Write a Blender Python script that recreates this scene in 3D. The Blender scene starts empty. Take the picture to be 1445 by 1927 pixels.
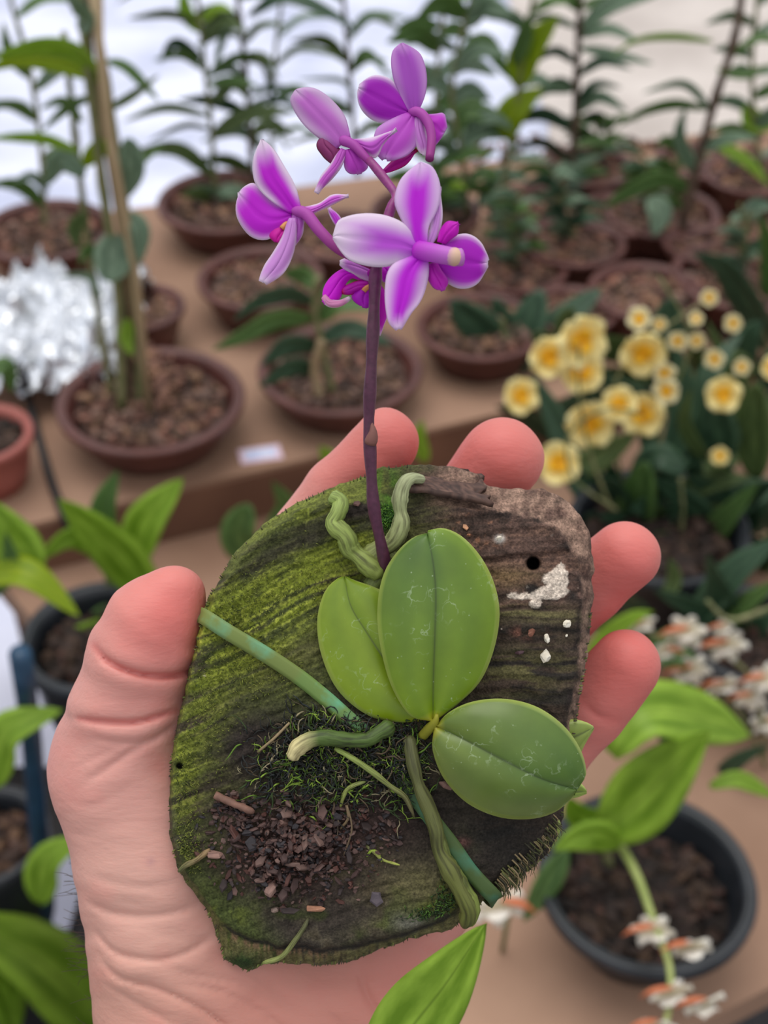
import bpy, math, random
import numpy as np
from mathutils import Vector, Matrix
random.seed(7); rng = np.random.default_rng(7)
SC = bpy.context.scene
COL = SC.collection
# ------------------------------------------------------------------ camera
F = 2500.0; CX, CY = 722.5, 963.5
PITCH = math.radians(39.5)
CAM = Vector((0, 0, 1.57))
FW = Vector((0, math.cos(PITCH), -math.sin(PITCH)))
UP = Vector((0, math.sin(PITCH), math.cos(PITCH)))
RT = Vector((1, 0, 0))
cd = bpy.data.cameras.new('camera'); cam = bpy.data.objects.new('camera', cd); COL.objects.link(cam)
cd.sensor_fit = 'HORIZONTAL'; cd.sensor_width = 36; cd.lens = 36 * F / 1445
cam.location = CAM; cam.rotation_euler = (math.pi / 2 - PITCH, 0, 0)
cd.clip_start = 0.01; cd.clip_end = 60
cd.dof.use_dof = True; cd.dof.focus_distance = 0.256; cd.dof.aperture_fstop = cd.lens / 2.6
SC.camera = cam
SC.view_settings.view_transform = 'Standard'; SC.view_settings.look = 'None'
SC.view_settings.gamma = 1; SC.view_settings.exposure = 0.07
# ------------------------------------------------------------------ light: bright overcast greenhouse
W = bpy.data.worlds.new('world'); SC.world = W; W.use_nodes = True
nt = W.node_tree; nt.nodes.clear()
o_ = nt.nodes.new('ShaderNodeOutputWorld'); b_ = nt.nodes.new('ShaderNodeBackground')
tc = nt.nodes.new('ShaderNodeTexCoord'); sp = nt.nodes.new('ShaderNodeSeparateXYZ'); cr = nt.nodes.new('ShaderNodeValToRGB')
nt.links.new(tc.outputs['Generated'], sp.inputs[0]); nt.links.new(sp.outputs['Z'], cr.inputs[0])
cr.color_ramp.elements[0].position = 0.0; cr.color_ramp.elements[0].color = (.32, .33, .34, 1)
cr.color_ramp.elements[1].position = 0.75; cr.color_ramp.elements[1].color = (1, 1, 1, 1)
e = cr.color_ramp.elements.new(0.25); e.color = (.62, .65, .72, 1)
nt.links.new(cr.outputs[0], b_.inputs[0]); b_.inputs[1].default_value = 0.95
nt.links.new(b_.outputs[0], o_.inputs[0])
sd = bpy.data.lights.new('sun', 'SUN'); sd.energy = 1.5; sd.angle = math.radians(50); sd.color = (1, .97, .93)
so = bpy.data.objects.new('sun', sd); COL.objects.link(so)
so.rotation_euler = Vector((-0.15, 0.25, 1)).to_track_quat('Z', 'Y').to_euler()

# ------------------------------------------------------------------ geometry of the view (used to measure positions)
def ray(px, py): return FW + RT * ((px - CX) / F) - UP * ((py - CY) / F)
def P(px, py, d): return CAM + ray(px, py) * d
def T(px, py, z):
    r = ray(px, py); return CAM + r * ((z - CAM.z) / r.z)
def atY(px, py, Y):
    r = ray(px, py); return CAM + r * (Y / r.y)
D0 = 0.26; S = D0 / F
def Q(p):                      # (px, py, w): w is in hand-distance pixels towards the viewer from the wood's face
    return P(p[0], p[1], D0 - p[2] * S)
def srgb(r, g, b):
    f = lambda c: (c / 255 / 12.92) if c / 255 <= .04045 else ((c / 255 + .055) / 1.055) ** 2.4
    return (f(r), f(g), f(b))
def C4(t): return (t[0], t[1], t[2], 1)

# ------------------------------------------------------------------ helpers
def catmull(pts, n):
    p = np.array([tuple(q) for q in pts], float); m = len(p)
    if m == 2:
        t = np.linspace(0, 1, n)[:, None]; return p[0] * (1 - t) + p[1] * t
    pe = np.vstack([2 * p[0] - p[1], p, 2 * p[-1] - p[-2]])
    seg = np.concatenate([[0], np.cumsum(np.linalg.norm(np.diff(p, axis=0)[:, :3], axis=1) + 1e-9)])
    out = []
    for s in np.linspace(0, seg[-1], n):
        i = min(max(np.searchsorted(seg, s, side='right') - 1, 0), m - 2)
        t = (s - seg[i]) / (seg[i + 1] - seg[i])
        a, b, c, d = pe[i], pe[i + 1], pe[i + 2], pe[i + 3]
        out.append(.5 * ((2 * b) + (c - a) * t + (2 * a - 5 * b + 4 * c - d) * t * t + (3 * b - a - 3 * c + d) * t ** 3))
    return np.array(out)

class MB:
    def __init__(s): s.v = []; s.f = []; s.c = []; s.uv = []
    def add(s, v, f, c=None, uv=None):
        o = len(s.v); s.v += [tuple(x) for x in v]; s.f += [tuple(i + o for i in q) for q in f]
        n = len(v)
        s.c += [tuple(c)] * n if (c is not None and not hasattr(c[0], '__len__')) else ([tuple(x) for x in c] if c is not None else [(1, 1, 1)] * n)
        s.uv += [tuple(x) for x in uv] if uv is not None else [(0, 0)] * n
    def tube(s, path, rad, n=8, c=None, cap=True, bump=0.0):
        path = [Vector(tuple(q)[:3]) for q in path]; m = len(path)
        if not hasattr(rad, '__len__'): rad = [rad] * m
        v = []; f = []; cc = []; uv = []
        t0 = (path[1] - path[0]).normalized(); a = t0.orthogonal().normalized()
        for i in range(m):
            t = (path[min(i + 1, m - 1)] - path[max(i - 1, 0)]).normalized()
            a = (a - t * a.dot(t)).normalized(); b = t.cross(a)
            for k in range(n):
                th = 2 * math.pi * k / n
                r = rad[i] * (1 + (random.uniform(-bump, bump) if bump else 0))
                v.append(path[i] + (a * math.cos(th) + b * math.sin(th)) * r); uv.append((k / n, i / m))
                if c is not None: cc.append(c[i] if hasattr(c[0], '__len__') else c)
            if i: f += [((i - 1) * n + k, (i - 1) * n + (k + 1) % n, i * n + (k + 1) % n, i * n + k) for k in range(n)]
        if cap:
            f.append(tuple(range(n))[::-1]); f.append(tuple((m - 1) * n + k for k in range(n)))
        s.add(v, f, cc if c is not None else None, uv)
    def lathe(s, prof, n=40, center=(0, 0, 0), c=None):
        m = len(prof); v = []; f = []
        for r, z in prof:
            for k in range(n):
                th = 2 * math.pi * k / n; v.append((center[0] + r * math.cos(th), center[1] + r * math.sin(th), center[2] + z))
        for i in range(m - 1): f += [(i * n + k, i * n + (k + 1) % n, (i + 1) * n + (k + 1) % n, (i + 1) * n + k) for k in range(n)]
        s.add(v, f, c)
    def prism(s, poly, z0, z1, c=None):
        n = len(poly); v = [(p[0], p[1], z0) for p in poly] + [(p[0], p[1], z1) for p in poly]
        f = [tuple(range(n))[::-1], tuple(range(n, 2 * n))] + [(k, (k + 1) % n, n + (k + 1) % n, n + k) for k in range(n)]
        s.add(v, f, c)
    def chunk(s, pos, size, c=None, flat=.6):
        # angular bark chip: jittered shard with cut corners
        rot = Matrix.Rotation(random.uniform(0, 6.28), 3, 'Z') @ Matrix.Rotation(random.uniform(-.7, .7), 3, 'X') @ Matrix.Rotation(random.uniform(-.7, .7), 3, 'Y')
        v = []; n = 5
        sx, sy, sz = size * random.uniform(.8, 1.4), size * random.uniform(.4, .85), size * flat * random.uniform(.5, 1)
        for zz, sc_ in ((-1, .8), (-.3, 1), (.5, 1.0), (1, .75)):
            for k in range(n):
                th = 2 * math.pi * k / n + .2
                v.append(rot @ Vector((sx * sc_ * math.cos(th) * random.uniform(.75, 1.1), sy * sc_ * math.sin(th) * random.uniform(.75, 1.1), sz * zz * random.uniform(.8, 1.1))) + Vector(pos))
        f = [tuple(range(n))[::-1], tuple(range(3 * n, 4 * n))]
        for i in range(3): f += [(i * n + k, i * n + (k + 1) % n, (i + 1) * n + (k + 1) % n, (i + 1) * n + k) for k in range(n)]
        s.add(v, f, c)
    def build(s, name, mat, parent=None, smooth=True, solid=0, subsurf=0, origin=None):
        R = Vector(origin) if origin is not None else (Vector(parent.get('_w')) if parent is not None and parent.get('_w') else Vector((0, 0, 0)))
        me = bpy.data.meshes.new(name)
        me.from_pydata([(x[0] - R.x, x[1] - R.y, x[2] - R.z) for x in s.v], [], s.f)
        if smooth: me.shade_smooth()
        ca = me.color_attributes.new('Col', 'FLOAT_COLOR', 'POINT')
        ca.data.foreach_set('color', np.array([(*c[:3], 1) for c in s.c], np.float32).ravel())
        uvl = me.uv_layers.new(name='UVMap')
        li = np.zeros(len(me.loops), int); me.loops.foreach_get('vertex_index', li)
        uvl.data.foreach_set('uv', np.array(s.uv, np.float32)[li].ravel())
        me.materials.append(mat)
        o = bpy.data.objects.new(name, me); COL.objects.link(o)
        if parent is not None: o.parent = parent
        else: o.location = R
        o['_w'] = tuple(R)
        if solid:
            md = o.modifiers.new('solid', 'SOLIDIFY'); md.thickness = solid; md.offset = -1 if solid > 0 else 1
        if subsurf:
            md = o.modifiers.new('sub', 'SUBSURF'); md.levels = md.render_levels = subsurf
        return o
def tag(o, label, cat=None, group=None, kind=None):
    if label: o['label'] = label
    if cat: o['category'] = cat
    if group: o['group'] = group
    if kind: o['kind'] = kind
    return o
def thing(name, label, cat, loc, group=None):
    o = bpy.data.objects.new(name, None); COL.objects.link(o); o.location = loc; o.empty_display_size = .02
    o['_w'] = tuple(loc); return tag(o, label, cat, group)
def part(m, name, mat, parent, **k): return m.build(name, mat, parent, **k)
def tree_copy(o, parent=None):
    c = o.copy(); COL.objects.link(c); c.parent = parent
    for ch in list(o.children): tree_copy(ch, c)
    return c

# ------------------------------------------------------------------ materials
def newmat(name):
    m = bpy.data.materials.new(name); m.use_nodes = True; nt = m.node_tree; nt.nodes.clear()
    out = nt.nodes.new('ShaderNodeOutputMaterial'); b = nt.nodes.new('ShaderNodeBsdfPrincipled'); nt.links.new(b.outputs[0], out.inputs[0])
    return m, nt, b, out
def N(nt, t, **k):
    n = nt.nodes.new(t)
    for a, v in k.items(): setattr(n, a, v)
    return n
def noise_bump(nt, b, scale, strength, dist=.001, coord='Object', vec=None, detail=5):
    tc = N(nt, 'ShaderNodeTexCoord'); nz = N(nt, 'ShaderNodeTexNoise'); nz.inputs['Scale'].default_value = scale; nz.inputs['Detail'].default_value = detail
    bp = N(nt, 'ShaderNodeBump'); bp.inputs['Strength'].default_value = strength; bp.inputs['Distance'].default_value = dist
    nt.links.new(vec if vec else tc.outputs[coord], nz.inputs['Vector']); nt.links.new(nz.outputs[0], bp.inputs['Height']); nt.links.new(bp.outputs[0], b.inputs['Normal'])
    return nz
def simple(name, c1, c2=None, rough=.6, scale=40, bump=0, bdist=.001, spec=.5, metal=0, attr=False, lo=.3, hi=.7):
    m, nt, b, out = newmat(name)
    b.inputs['Roughness'].default_value = rough; b.inputs['Metallic'].default_value = metal; b.inputs['Specular IOR Level'].default_value = spec
    c2 = c2 or c1
    tc = N(nt, 'ShaderNodeTexCoord'); nz = N(nt, 'ShaderNodeTexNoise'); nz.inputs['Scale'].default_value = scale; nz.inputs['Detail'].default_value = 6
    nt.links.new(tc.outputs['Object'], nz.inputs['Vector'])
    rp = N(nt, 'ShaderNodeValToRGB'); rp.color_ramp.elements[0].color = C4(c1); rp.color_ramp.elements[1].color = C4(c2)
    rp.color_ramp.elements[0].position = lo; rp.color_ramp.elements[1].position = hi
    nt.links.new(nz.outputs[0], rp.inputs[0]); src = rp.outputs[0]
    if attr:
        at = N(nt, 'ShaderNodeAttribute', attribute_name='Col'); mx = N(nt, 'ShaderNodeMix', data_type='RGBA', blend_type='MULTIPLY'); mx.inputs[0].default_value = 1
        nt.links.new(src, mx.inputs[6]); nt.links.new(at.outputs['Color'], mx.inputs[7]); src = mx.outputs[2]
    nt.links.new(src, b.inputs['Base Color'])
    if bump:
        bp = N(nt, 'ShaderNodeBump'); bp.inputs['Strength'].default_value = bump; bp.inputs['Distance'].default_value = bdist
        nt.links.new(nz.outputs[0], bp.inputs['Height']); nt.links.new(bp.outputs[0], b.inputs['Normal'])
    return m
def leafmat(name, c1, c2, rough=.45, transl=.35, stripes=5, stripe=.25, spots=0):
    m, nt, b, out = newmat(name)
    uv = N(nt, 'ShaderNodeTexCoord'); sx = N(nt, 'ShaderNodeSeparateXYZ'); nt.links.new(uv.outputs['UV'], sx.inputs[0])
    # parallel veins across the blade
    mu = N(nt, 'ShaderNodeMath', operation='MULTIPLY'); mu.inputs[1].default_value = stripes * 3.1416; nt.links.new(sx.outputs['X'], mu.inputs[0])
    si = N(nt, 'ShaderNodeMath', operation='SINE'); nt.links.new(mu.outputs[0], si.inputs[0])
    nz = N(nt, 'ShaderNodeTexNoise'); nz.inputs['Scale'].default_value = 4; nz.inputs['Detail'].default_value = 3; nt.links.new(uv.outputs['UV'], nz.inputs['Vector'])
    ma = N(nt, 'ShaderNodeMath', operation='MULTIPLY_ADD'); ma.inputs[1].default_value = stripe * .5; nt.links.new(si.outputs[0], ma.inputs[0]); nt.links.new(nz.outputs[0], ma.inputs[2])
    rp = N(nt, 'ShaderNodeValToRGB'); rp.color_ramp.elements[0].color = C4(c1); rp.color_ramp.elements[1].color = C4(c2)
    rp.color_ramp.elements[0].position = .3; rp.color_ramp.elements[1].position = .75
    nt.links.new(ma.outputs[0], rp.inputs[0]); src = rp.outputs[0]
    # midrib line
    mr = N(nt, 'ShaderNodeMath', operation='SUBTRACT'); mr.inputs[1].default_value = .5; nt.links.new(sx.outputs['X'], mr.inputs[0])
    ab = N(nt, 'ShaderNodeMath', operation='ABSOLUTE'); nt.links.new(mr.outputs[0], ab.inputs[0])
    lt = N(nt, 'ShaderNodeMapRange'); lt.inputs['From Min'].default_value = .0; lt.inputs['From Max'].default_value = .03; lt.inputs['To Min'].default_value = .6; lt.inputs['To Max'].default_value = 0
    nt.links.new(ab.outputs[0], lt.inputs[0])
    mx = N(nt, 'ShaderNodeMix', data_type='RGBA'); nt.links.new(lt.outputs[0], mx.inputs[0]); nt.links.new(src, mx.inputs[6]); mx.inputs[7].default_value = C4(tuple(x * .55 for x in c1)); src = mx.outputs[2]
    nt.links.new(src, b.inputs['Base Color']); b.inputs['Roughness'].default_value = rough; b.inputs['Specular IOR Level'].default_value = .4
    if transl:
        tr = N(nt, 'ShaderNodeBsdfTranslucent'); ms = N(nt, 'ShaderNodeMixShader'); ms.inputs[0].default_value = transl
        hs = N(nt, 'ShaderNodeHueSaturation'); hs.inputs['Value'].default_value = 1.5; nt.links.new(src, hs.inputs['Color']); nt.links.new(hs.outputs[0], tr.inputs[0])
        nt.links.new(b.outputs[0], ms.inputs[1]); nt.links.new(tr.outputs[0], ms.inputs[2]); nt.links.new(ms.outputs[0], out.inputs[0])
    return m
G = {
 'bright': leafmat('leaf_bright', srgb(112, 148, 30), srgb(164, 196, 72)),
 'yellow': leafmat('leaf_yellow_green', srgb(122, 150, 10), srgb(164, 182, 30)),
 'mid': leafmat('leaf_mid', srgb(72, 104, 54), srgb(116, 148, 84)),
 'dark': leafmat('leaf_dark', srgb(34, 60, 42), srgb(70, 100, 72), transl=.15),
 'grey': leafmat('leaf_grey_green', srgb(96, 122, 98), srgb(146, 168, 142)),
 'olive': leafmat('leaf_olive', srgb(72, 92, 50), srgb(112, 132, 80)),
}
M = {}
M['bark_sub'] = simple('potting_bark', srgb(60, 42, 38), srgb(146, 116, 102), .85, 120, .6, .003, attr=True)
M['pot_brown'] = simple('brown_plastic', srgb(78, 44, 40), srgb(104, 62, 56), .42, 30, .1)
M['pot_red'] = simple('terracotta_plastic', srgb(150, 80, 72), srgb(168, 96, 86), .5, 30)
M['pot_black'] = simple('black_plastic', srgb(30, 33, 38), srgb(44, 48, 54), .35, 40)
M['card'] = simple('cardboard', srgb(136, 104, 84), srgb(166, 132, 110), .85, 6, .1, .002)
M['card_side'] = simple('cardboard_edge', srgb(98, 66, 50), srgb(122, 86, 66), .85, 10)
M['cane'] = simple('cane_green', srgb(96, 108, 62), srgb(140, 136, 96), .6, 60)
M['cane_dark'] = simple('cane_brown', srgb(72, 56, 46), srgb(104, 84, 68), .6, 60)
M['stake'] = simple('bamboo', srgb(158, 134, 100), srgb(186, 164, 130), .7, 30)
M['black'] = simple('black_rubber', srgb(20, 20, 22), srgb(30, 30, 32), .5)
M['blue'] = simple('blue_plastic', srgb(24, 52, 76), srgb(36, 70, 98), .35)

# ------------------------------------------------------------------ setting
ZB = .75; ZL = .69
m = MB(); m.prism([(-6, -1.5), (7, -1.5), (7, 9), (-6, 9)], -.02, 0)
tag(m.build('floor', simple('floor_concrete', srgb(172, 162, 156), srgb(212, 203, 197), .9, 2.2, .2, .01)), None, kind='structure')
m = MB(); a0 = T(1020, 0, 0); a1 = T(990, 330, 0)
nx, ny = 60, 60; v = []; f = []
for j in range(ny + 1):
    for i in range(nx + 1):
        y = 1.15 + 7.2 * j / ny; xr = .10 + .085 * y + .05 * math.sin(y * 2.3) + .02 * math.sin(y * 9); x = -5 + (xr + 5) * i / nx
        v.append((x, y, .012 + .006 * math.sin(x * 9 + math.sin(y * 4)) + .006 * math.sin(y * 7 + x * 2)))
for j in range(ny):
    for i in range(nx): k = j * (nx + 1) + i; f.append((k, k + 1, k + nx + 2, k + nx + 1))
m.add(v, f)
m.build('ground_sheet', simple('white_sheet', srgb(186, 192, 218), srgb(222, 226, 246), .5, 2.6, .1, .01, lo=.35, hi=.6), solid=.004)
tag(bpy.data.objects['ground_sheet'], 'white plastic sheet spread over the ground behind the bench', 'ground sheet')

# bench: lower tier of cardboard on a frame, upper tier raised
fl, fr = T(0, 1000, ZB), T(960, 772, ZB)
dv = (fr - fl).normalized(); pl = fl - dv * .9; pr = fl + dv * 1.9
bl, br = T(0, 425, ZB), T(1445, 235, ZB); db = (br - bl).normalized(); bl = bl - db * .6; br = br + db * .6
b = thing('plant_bench', 'long bench covered in brown cardboard carrying all the potted orchids', 'bench', (0.1, .9, 0))
m = MB(); m.prism([pl, pr, br, bl], ZL + .004, ZB); part(m, 'upper_tier', M['card'], b, smooth=False)
m = MB()
q0, q1 = pl + Vector((0, -.003, 0)), pr + Vector((0, -.003, 0))
m.prism([q0, q1, q1 + Vector((0, .0028, 0)), q0 + Vector((0, .0028, 0))], ZL + .001, ZB - .004)
part(m, 'front_panel', M['card_side'], b, smooth=False)
m = MB(); low = [T(-60, 1020, ZL), T(130, 1250, ZL), T(228, 1990, ZL), T(1000, 2080, ZL), T(1300, 1935, ZL), T(1560, 1800, ZL), T(1900, 800, ZL), (br.x, br.y, 0), (bl.x, bl.y, 0), T(-500, 900, ZL)]
m.prism(low, ZL - .03, ZL); part(m, 'lower_tier', M['card'], b, smooth=False)
for x, y in ((-.15, .52), (.42, .55), (.5, 1.5), (-.55, 1.5)):
    m = MB(); m.prism([(x - .02, y - .02), (x + .02, y - .02), (x + .02, y + .02), (x - .02, y + .02)], 0, ZL - .03)
    part(m, 'leg', M['card_side'], b, smooth=False)

m = MB(); m.prism([(-2.2, -.6), (2.2, -.6), (2.2, 1.1), (-2.2, 1.1)], .0, .008)  # made-up dark sheet, added only to darken the floor under the bench front
tag(m.build('added_dark_sheet', simple('floor_darkening', srgb(40, 40, 44), srgb(62, 60, 62), .8), smooth=False), 'dark sheet added to darken the ground under the front of the bench', 'mat')
m = MB(); g0 = T(52, 1500, .012); m.prism([(g0.x - .35, g0.y - .25), (g0.x + .1, g0.y - .22), (g0.x + .12, g0.y - .02), (g0.x - .3, g0.y + .02)], .010, .013)
tag(m.build('plastic_scrap', bpy.data.materials['white_sheet'], smooth=False), 'scrap of white plastic on the ground glimpsed at lower left', 'plastic sheet')
# ------------------------------------------------------------------ pots
POTS = []
def pot(px, py, wpx, h, mat, label, z=ZB, group=None, sub=True, sublabel=None, lip=True, taper=.72, dark=1.0, fill=.82):
    rim = T(px, py, z + h); d = (rim - CAM).dot(FW); r = wpx / 2 / F * d
    t = thing('flower_pot', label, 'pot', (rim.x, rim.y, z), group)
    m = MB(); th = .004
    prof = [(.001, 0), (r * taper, 0), (r * (taper + .12), h * .35), (r * .94, h * .78), (r * .96, h * .8), (r, h * .86), (r, h * .97), (r * .985, h), (r - th * 1.4, h), (r - th * 2, h * .9), (r * .9 - th, h * .6), (r * taper * .95, h * .12), (.001, h * .12)]
    m.lathe(prof, 48, (rim.x, rim.y, z)); part(m, 'bowl', mat, t)
    m = MB(); m.lathe([(r * .995, h * .84), (r * 1.035, h * .86), (r * 1.045, h * .95), (r * 1.02, h * 1.01), (r * .97, h * 1.01), (r * .96, h * .9)], 48, (rim.x, rim.y, z)); part(m, 'rim', mat, t)
    if sub:
        m = MB(); rs = r * (.9) - th
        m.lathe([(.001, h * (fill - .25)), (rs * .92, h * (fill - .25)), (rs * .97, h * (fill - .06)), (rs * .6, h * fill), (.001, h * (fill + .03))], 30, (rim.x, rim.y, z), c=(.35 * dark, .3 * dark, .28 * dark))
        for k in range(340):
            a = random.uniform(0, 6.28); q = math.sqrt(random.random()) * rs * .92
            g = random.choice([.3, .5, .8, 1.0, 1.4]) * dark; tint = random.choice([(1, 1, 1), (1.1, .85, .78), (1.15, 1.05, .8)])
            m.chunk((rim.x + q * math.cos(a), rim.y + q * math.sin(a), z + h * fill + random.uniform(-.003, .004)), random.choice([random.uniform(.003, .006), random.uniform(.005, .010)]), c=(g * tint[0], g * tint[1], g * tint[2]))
        tag(m.build('bark_substrate', M['bark_sub'], origin=(rim.x, rim.y, z), smooth=False), sublabel or ('coarse bark mix filling the ' + label), 'potting bark', kind='stuff')
    POTS.append((rim, r)); return rim, r
BP = 'brown bowl pots on the bench'
pA = pot(283, 748, 340, .05, M['pot_brown'], 'wide brown bowl with tall staked canes, right of the crumpled foil', group=BP)
pB = pot(640, 690, 300, .045, M['pot_brown'], 'brown bowl behind the index finger holding the short broad leaved orchid', group=BP)
pC = pot(905, 610, 235, .045, M['pot_brown'], 'brown bowl holding grey-green leaves between the fingertips and yellow flowers', group=BP)
pD = pot(85, 430, 240, .05, M['pot_brown'], 'brown bowl at the far left corner of the bench above the foil', group=BP)
pE = pot(425, 375, 250, .05, M['pot_brown'], 'brown bowl at the back edge behind the left purple flower', group=BP)
pF = pot(490, 520, 230, .05, M['pot_brown'], 'brown bowl with bare bark directly under the left purple flower', group=BP)
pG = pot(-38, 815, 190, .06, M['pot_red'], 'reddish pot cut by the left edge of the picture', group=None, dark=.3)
pH = pot(262, 575, 165, .05, M['pot_brown'], 'small brown bowl hidden behind the staked canes right of the foil', group=BP)
pI = pot(1080, 452, 190, .05, M['pot_brown'], 'brown bowl in the middle row right of the front purple flower', group=BP)
pJ = pot(1245, 395, 210, .05, M['pot_brown'], 'brown bowl at the foot of the tall leaning brown cane', group=BP)
pK = pot(1400, 515, 260, .05, M['pot_brown'], 'brown bowl at the right edge under the broad dark leaf', group=BP)
pL = pot(1110, 310, 170, .05, M['pot_brown'], 'back row brown bowl below the bright yellow-green upright leaves', group=BP)
pM = pot(1410, 325, 170, .05, M['pot_brown'], 'back row brown bowl at the far right corner', group=BP)
pN = pot(800, 395, 200, .05, M['pot_brown'], 'brown bowl behind the top of the front purple flower', group=BP)
pO = pot(970, 500, 190, .045, M['pot_brown'], 'brown bowl with thin greyish sprigs right of the purple flowers', group=BP)
pP = pot(640, 440, 190, .05, M['pot_brown'], 'brown bowl hidden mostly behind the purple flower cluster', group=BP)
pQ = pot(1215, 545, 210, .05, M['pot_brown'], 'brown bowl just behind the yellow orchid blooms', group=BP)
pR1 = pot(1165, 400, 170, .05, M['pot_brown'], 'brown bowl between the dark cane and the leaning cane', group=BP)
pR2 = pot(1310, 300, 150, .05, M['pot_brown'], 'back row brown bowl behind the leaning brown cane', group=BP)
pR3 = pot(1325, 455, 150, .05, M['pot_brown'], 'brown bowl right of the foot of the leaning cane', group=BP)
pR4 = pot(1005, 385, 170, .05, M['pot_brown'], 'brown bowl under the bright yellow-green leaves', group=BP)
pR5 = pot(1075, 580, 170, .045, M['pot_brown'], 'brown bowl behind the left clump of yellow blooms', group=BP)
m = MB()
for k in range(900):
    q = T(random.uniform(840, 1560), random.uniform(255, 640), ZB + .002)
    g = random.choice([.5, .8, 1.1, 1.5]); m.chunk(q, random.uniform(.004, .013), c=random.choice([(g, g * .85, g * .8), (g * 1.1, g, g * .8), (g, g * .75, g * .75)]), flat=.4)
tag(m.build('bark_litter', M['bark_sub'], smooth=False), 'spilled bark and dry leaf litter between the bowls at right', 'bark litter', kind='stuff')
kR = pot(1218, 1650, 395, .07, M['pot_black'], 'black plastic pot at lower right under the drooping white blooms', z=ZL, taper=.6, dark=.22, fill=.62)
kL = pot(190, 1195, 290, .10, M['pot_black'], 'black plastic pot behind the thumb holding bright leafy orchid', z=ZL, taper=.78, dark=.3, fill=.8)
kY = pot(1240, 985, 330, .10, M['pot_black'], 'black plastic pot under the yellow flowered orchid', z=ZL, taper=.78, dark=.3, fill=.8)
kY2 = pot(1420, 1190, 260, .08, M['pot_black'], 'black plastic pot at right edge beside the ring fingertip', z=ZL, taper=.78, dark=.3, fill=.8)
# pot standing lower, left of the bench
cr0 = T(-20, 1600, .5)
t = thing('upturned_crate', 'dark crate carrying the black pot beside the bench at lower left', 'crate', (cr0.x, cr0.y, 0))
m = MB(); m.prism([(cr0.x - .14, cr0.y - .12), (cr0.x + .06, cr0.y - .12), (cr0.x + .06, cr0.y + .12), (cr0.x - .14, cr0.y + .12)], .46, .48); part(m, 'top_board', M['black'], t, smooth=False)
for sx in (-.13, .05):
    for sy in (-.11, .11):
        m = MB(); m.prism([(cr0.x + sx - .01, cr0.y + sy - .01), (cr0.x + sx + .01, cr0.y + sy - .01), (cr0.x + sx + .01, cr0.y + sy + .01), (cr0.x + sx - .01, cr0.y + sy + .01)], 0, .46); part(m, 'leg', M['black'], t, smooth=False)
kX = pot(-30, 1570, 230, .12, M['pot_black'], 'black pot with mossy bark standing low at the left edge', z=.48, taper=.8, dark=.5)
m = MB(); pa = [T(38, 1230, .9), T(62, 1420, .75), T(85, 1760, .45), T(95, 1950, .02)]
m.tube(catmull(pa, 14), .008, 12); tag(m.build('blue_pipe', M['blue'], origin=tuple(pa[-1])), 'blue plastic pipe leaning down beside the bench at lower left', 'pipe')

# black cord and plant tag and foil
m = MB(); pts = [T(40, 690, ZB + .06), T(62, 780, ZB + .004), T(92, 890, ZB + .004), T(122, 975, ZB + .003), T(140, 1020, ZL + .004)]
m.tube(catmull(pts, 24), .0045, 8); tag(m.build('black_cord', M['black'], origin=tuple(pts[1])), 'thick black cord running over the cardboard between red rimmed pot and bowl', 'cord')
t = thing('plant_tag', 'small white plant tag lying on cardboard near the bench edge', 'tag', T(490, 856, ZB))
c0 = T(490, 856, ZB); dx = Vector((.021, .005, 0)); dy = Vector((-.003, .012, 0))
m = MB(); m.prism([c0 - dx - dy, c0 + dx - dy, c0 + dx + dy, c0 - dx + dy], ZB + .0005, ZB + .0015); part(m, 'card', simple('tag_pink', srgb(230, 200, 215)), t, smooth=False)
dx *= .75; dy *= .62
m = MB(); m.prism([c0 - dx - dy, c0 + dx - dy, c0 + dx + dy, c0 - dx + dy], ZB + .0015, ZB + .0019); part(m, 'print_panel', simple('tag_blue', srgb(180, 195, 235), srgb(225, 230, 250), scale=150), t, smooth=False)

def vnoise(p, seed=0):
    p = np.asarray(p, np.float64); i = np.floor(p).astype(np.int64); f = p - i; u = f * f * (3 - 2 * f)
    def h(a, b, c):
        n = (a * 374761393 + b * 668265263 + c * 2147483647 + seed * 144665) & 0xffffffff
        n = ((n ^ (n >> 13)) * 1274126177) & 0xffffffff
        return ((n ^ (n >> 16)) & 0xffff) / 65535.0
    r = 0
    for dx in (0, 1):
        for dy in (0, 1):
            for dz in (0, 1):
                wgt = (u[..., 0] if dx else 1 - u[..., 0]) * (u[..., 1] if dy else 1 - u[..., 1]) * (u[..., 2] if dz else 1 - u[..., 2])
                r = r + wgt * h(i[..., 0] + dx, i[..., 1] + dy, i[..., 2] + dz)
    return r * 2 - 1
def n2(x, y, seed=0, oct=1):
    r = 0; a = 1; x = np.asarray(x, float); y = np.asarray(y, float)
    for k in range(oct):
        r = r + a * vnoise(np.stack([x * 2 ** k, y * 2 ** k, np.full_like(x, 3.7 * k + seed)], -1), seed); a *= .5
    return r

# crumpled foil
foil = simple('aluminium_foil', (.80, .82, .86), (.88, .9, .94), .28, 10, 0, metal=1)
m = MB(); n = 70; cen = T(95, 600, ZB + .06); gx, gy = np.meshgrid(np.linspace(-1, 1, n), np.linspace(-1, 1, n))
hz = .035 * np.abs(n2(gx * 3.5, gy * 3.5, 5, 3)) + .012 * np.abs(n2(gx * 11, gy * 11, 9, 2))
v = []; f = []
for j in range(n):
    for i in range(n):
        x, y = gx[j, i], gy[j, i]; ex = 1 - .12 * float(abs(math.sin(5 * y))) ; ey = 1 - .1 * abs(math.sin(4 * x + 1))
        v.append((cen.x + x * .105 * ex, cen.y + y * .105 * ey + .01 * x, cen.z - .012 + hz[j, i] - .03 * max(0, -y) ** 2))
for j in range(n - 1):
    for i in range(n - 1): k = j * n + i; f.append((k, k + 1, k + n + 1, k + n))
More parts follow.
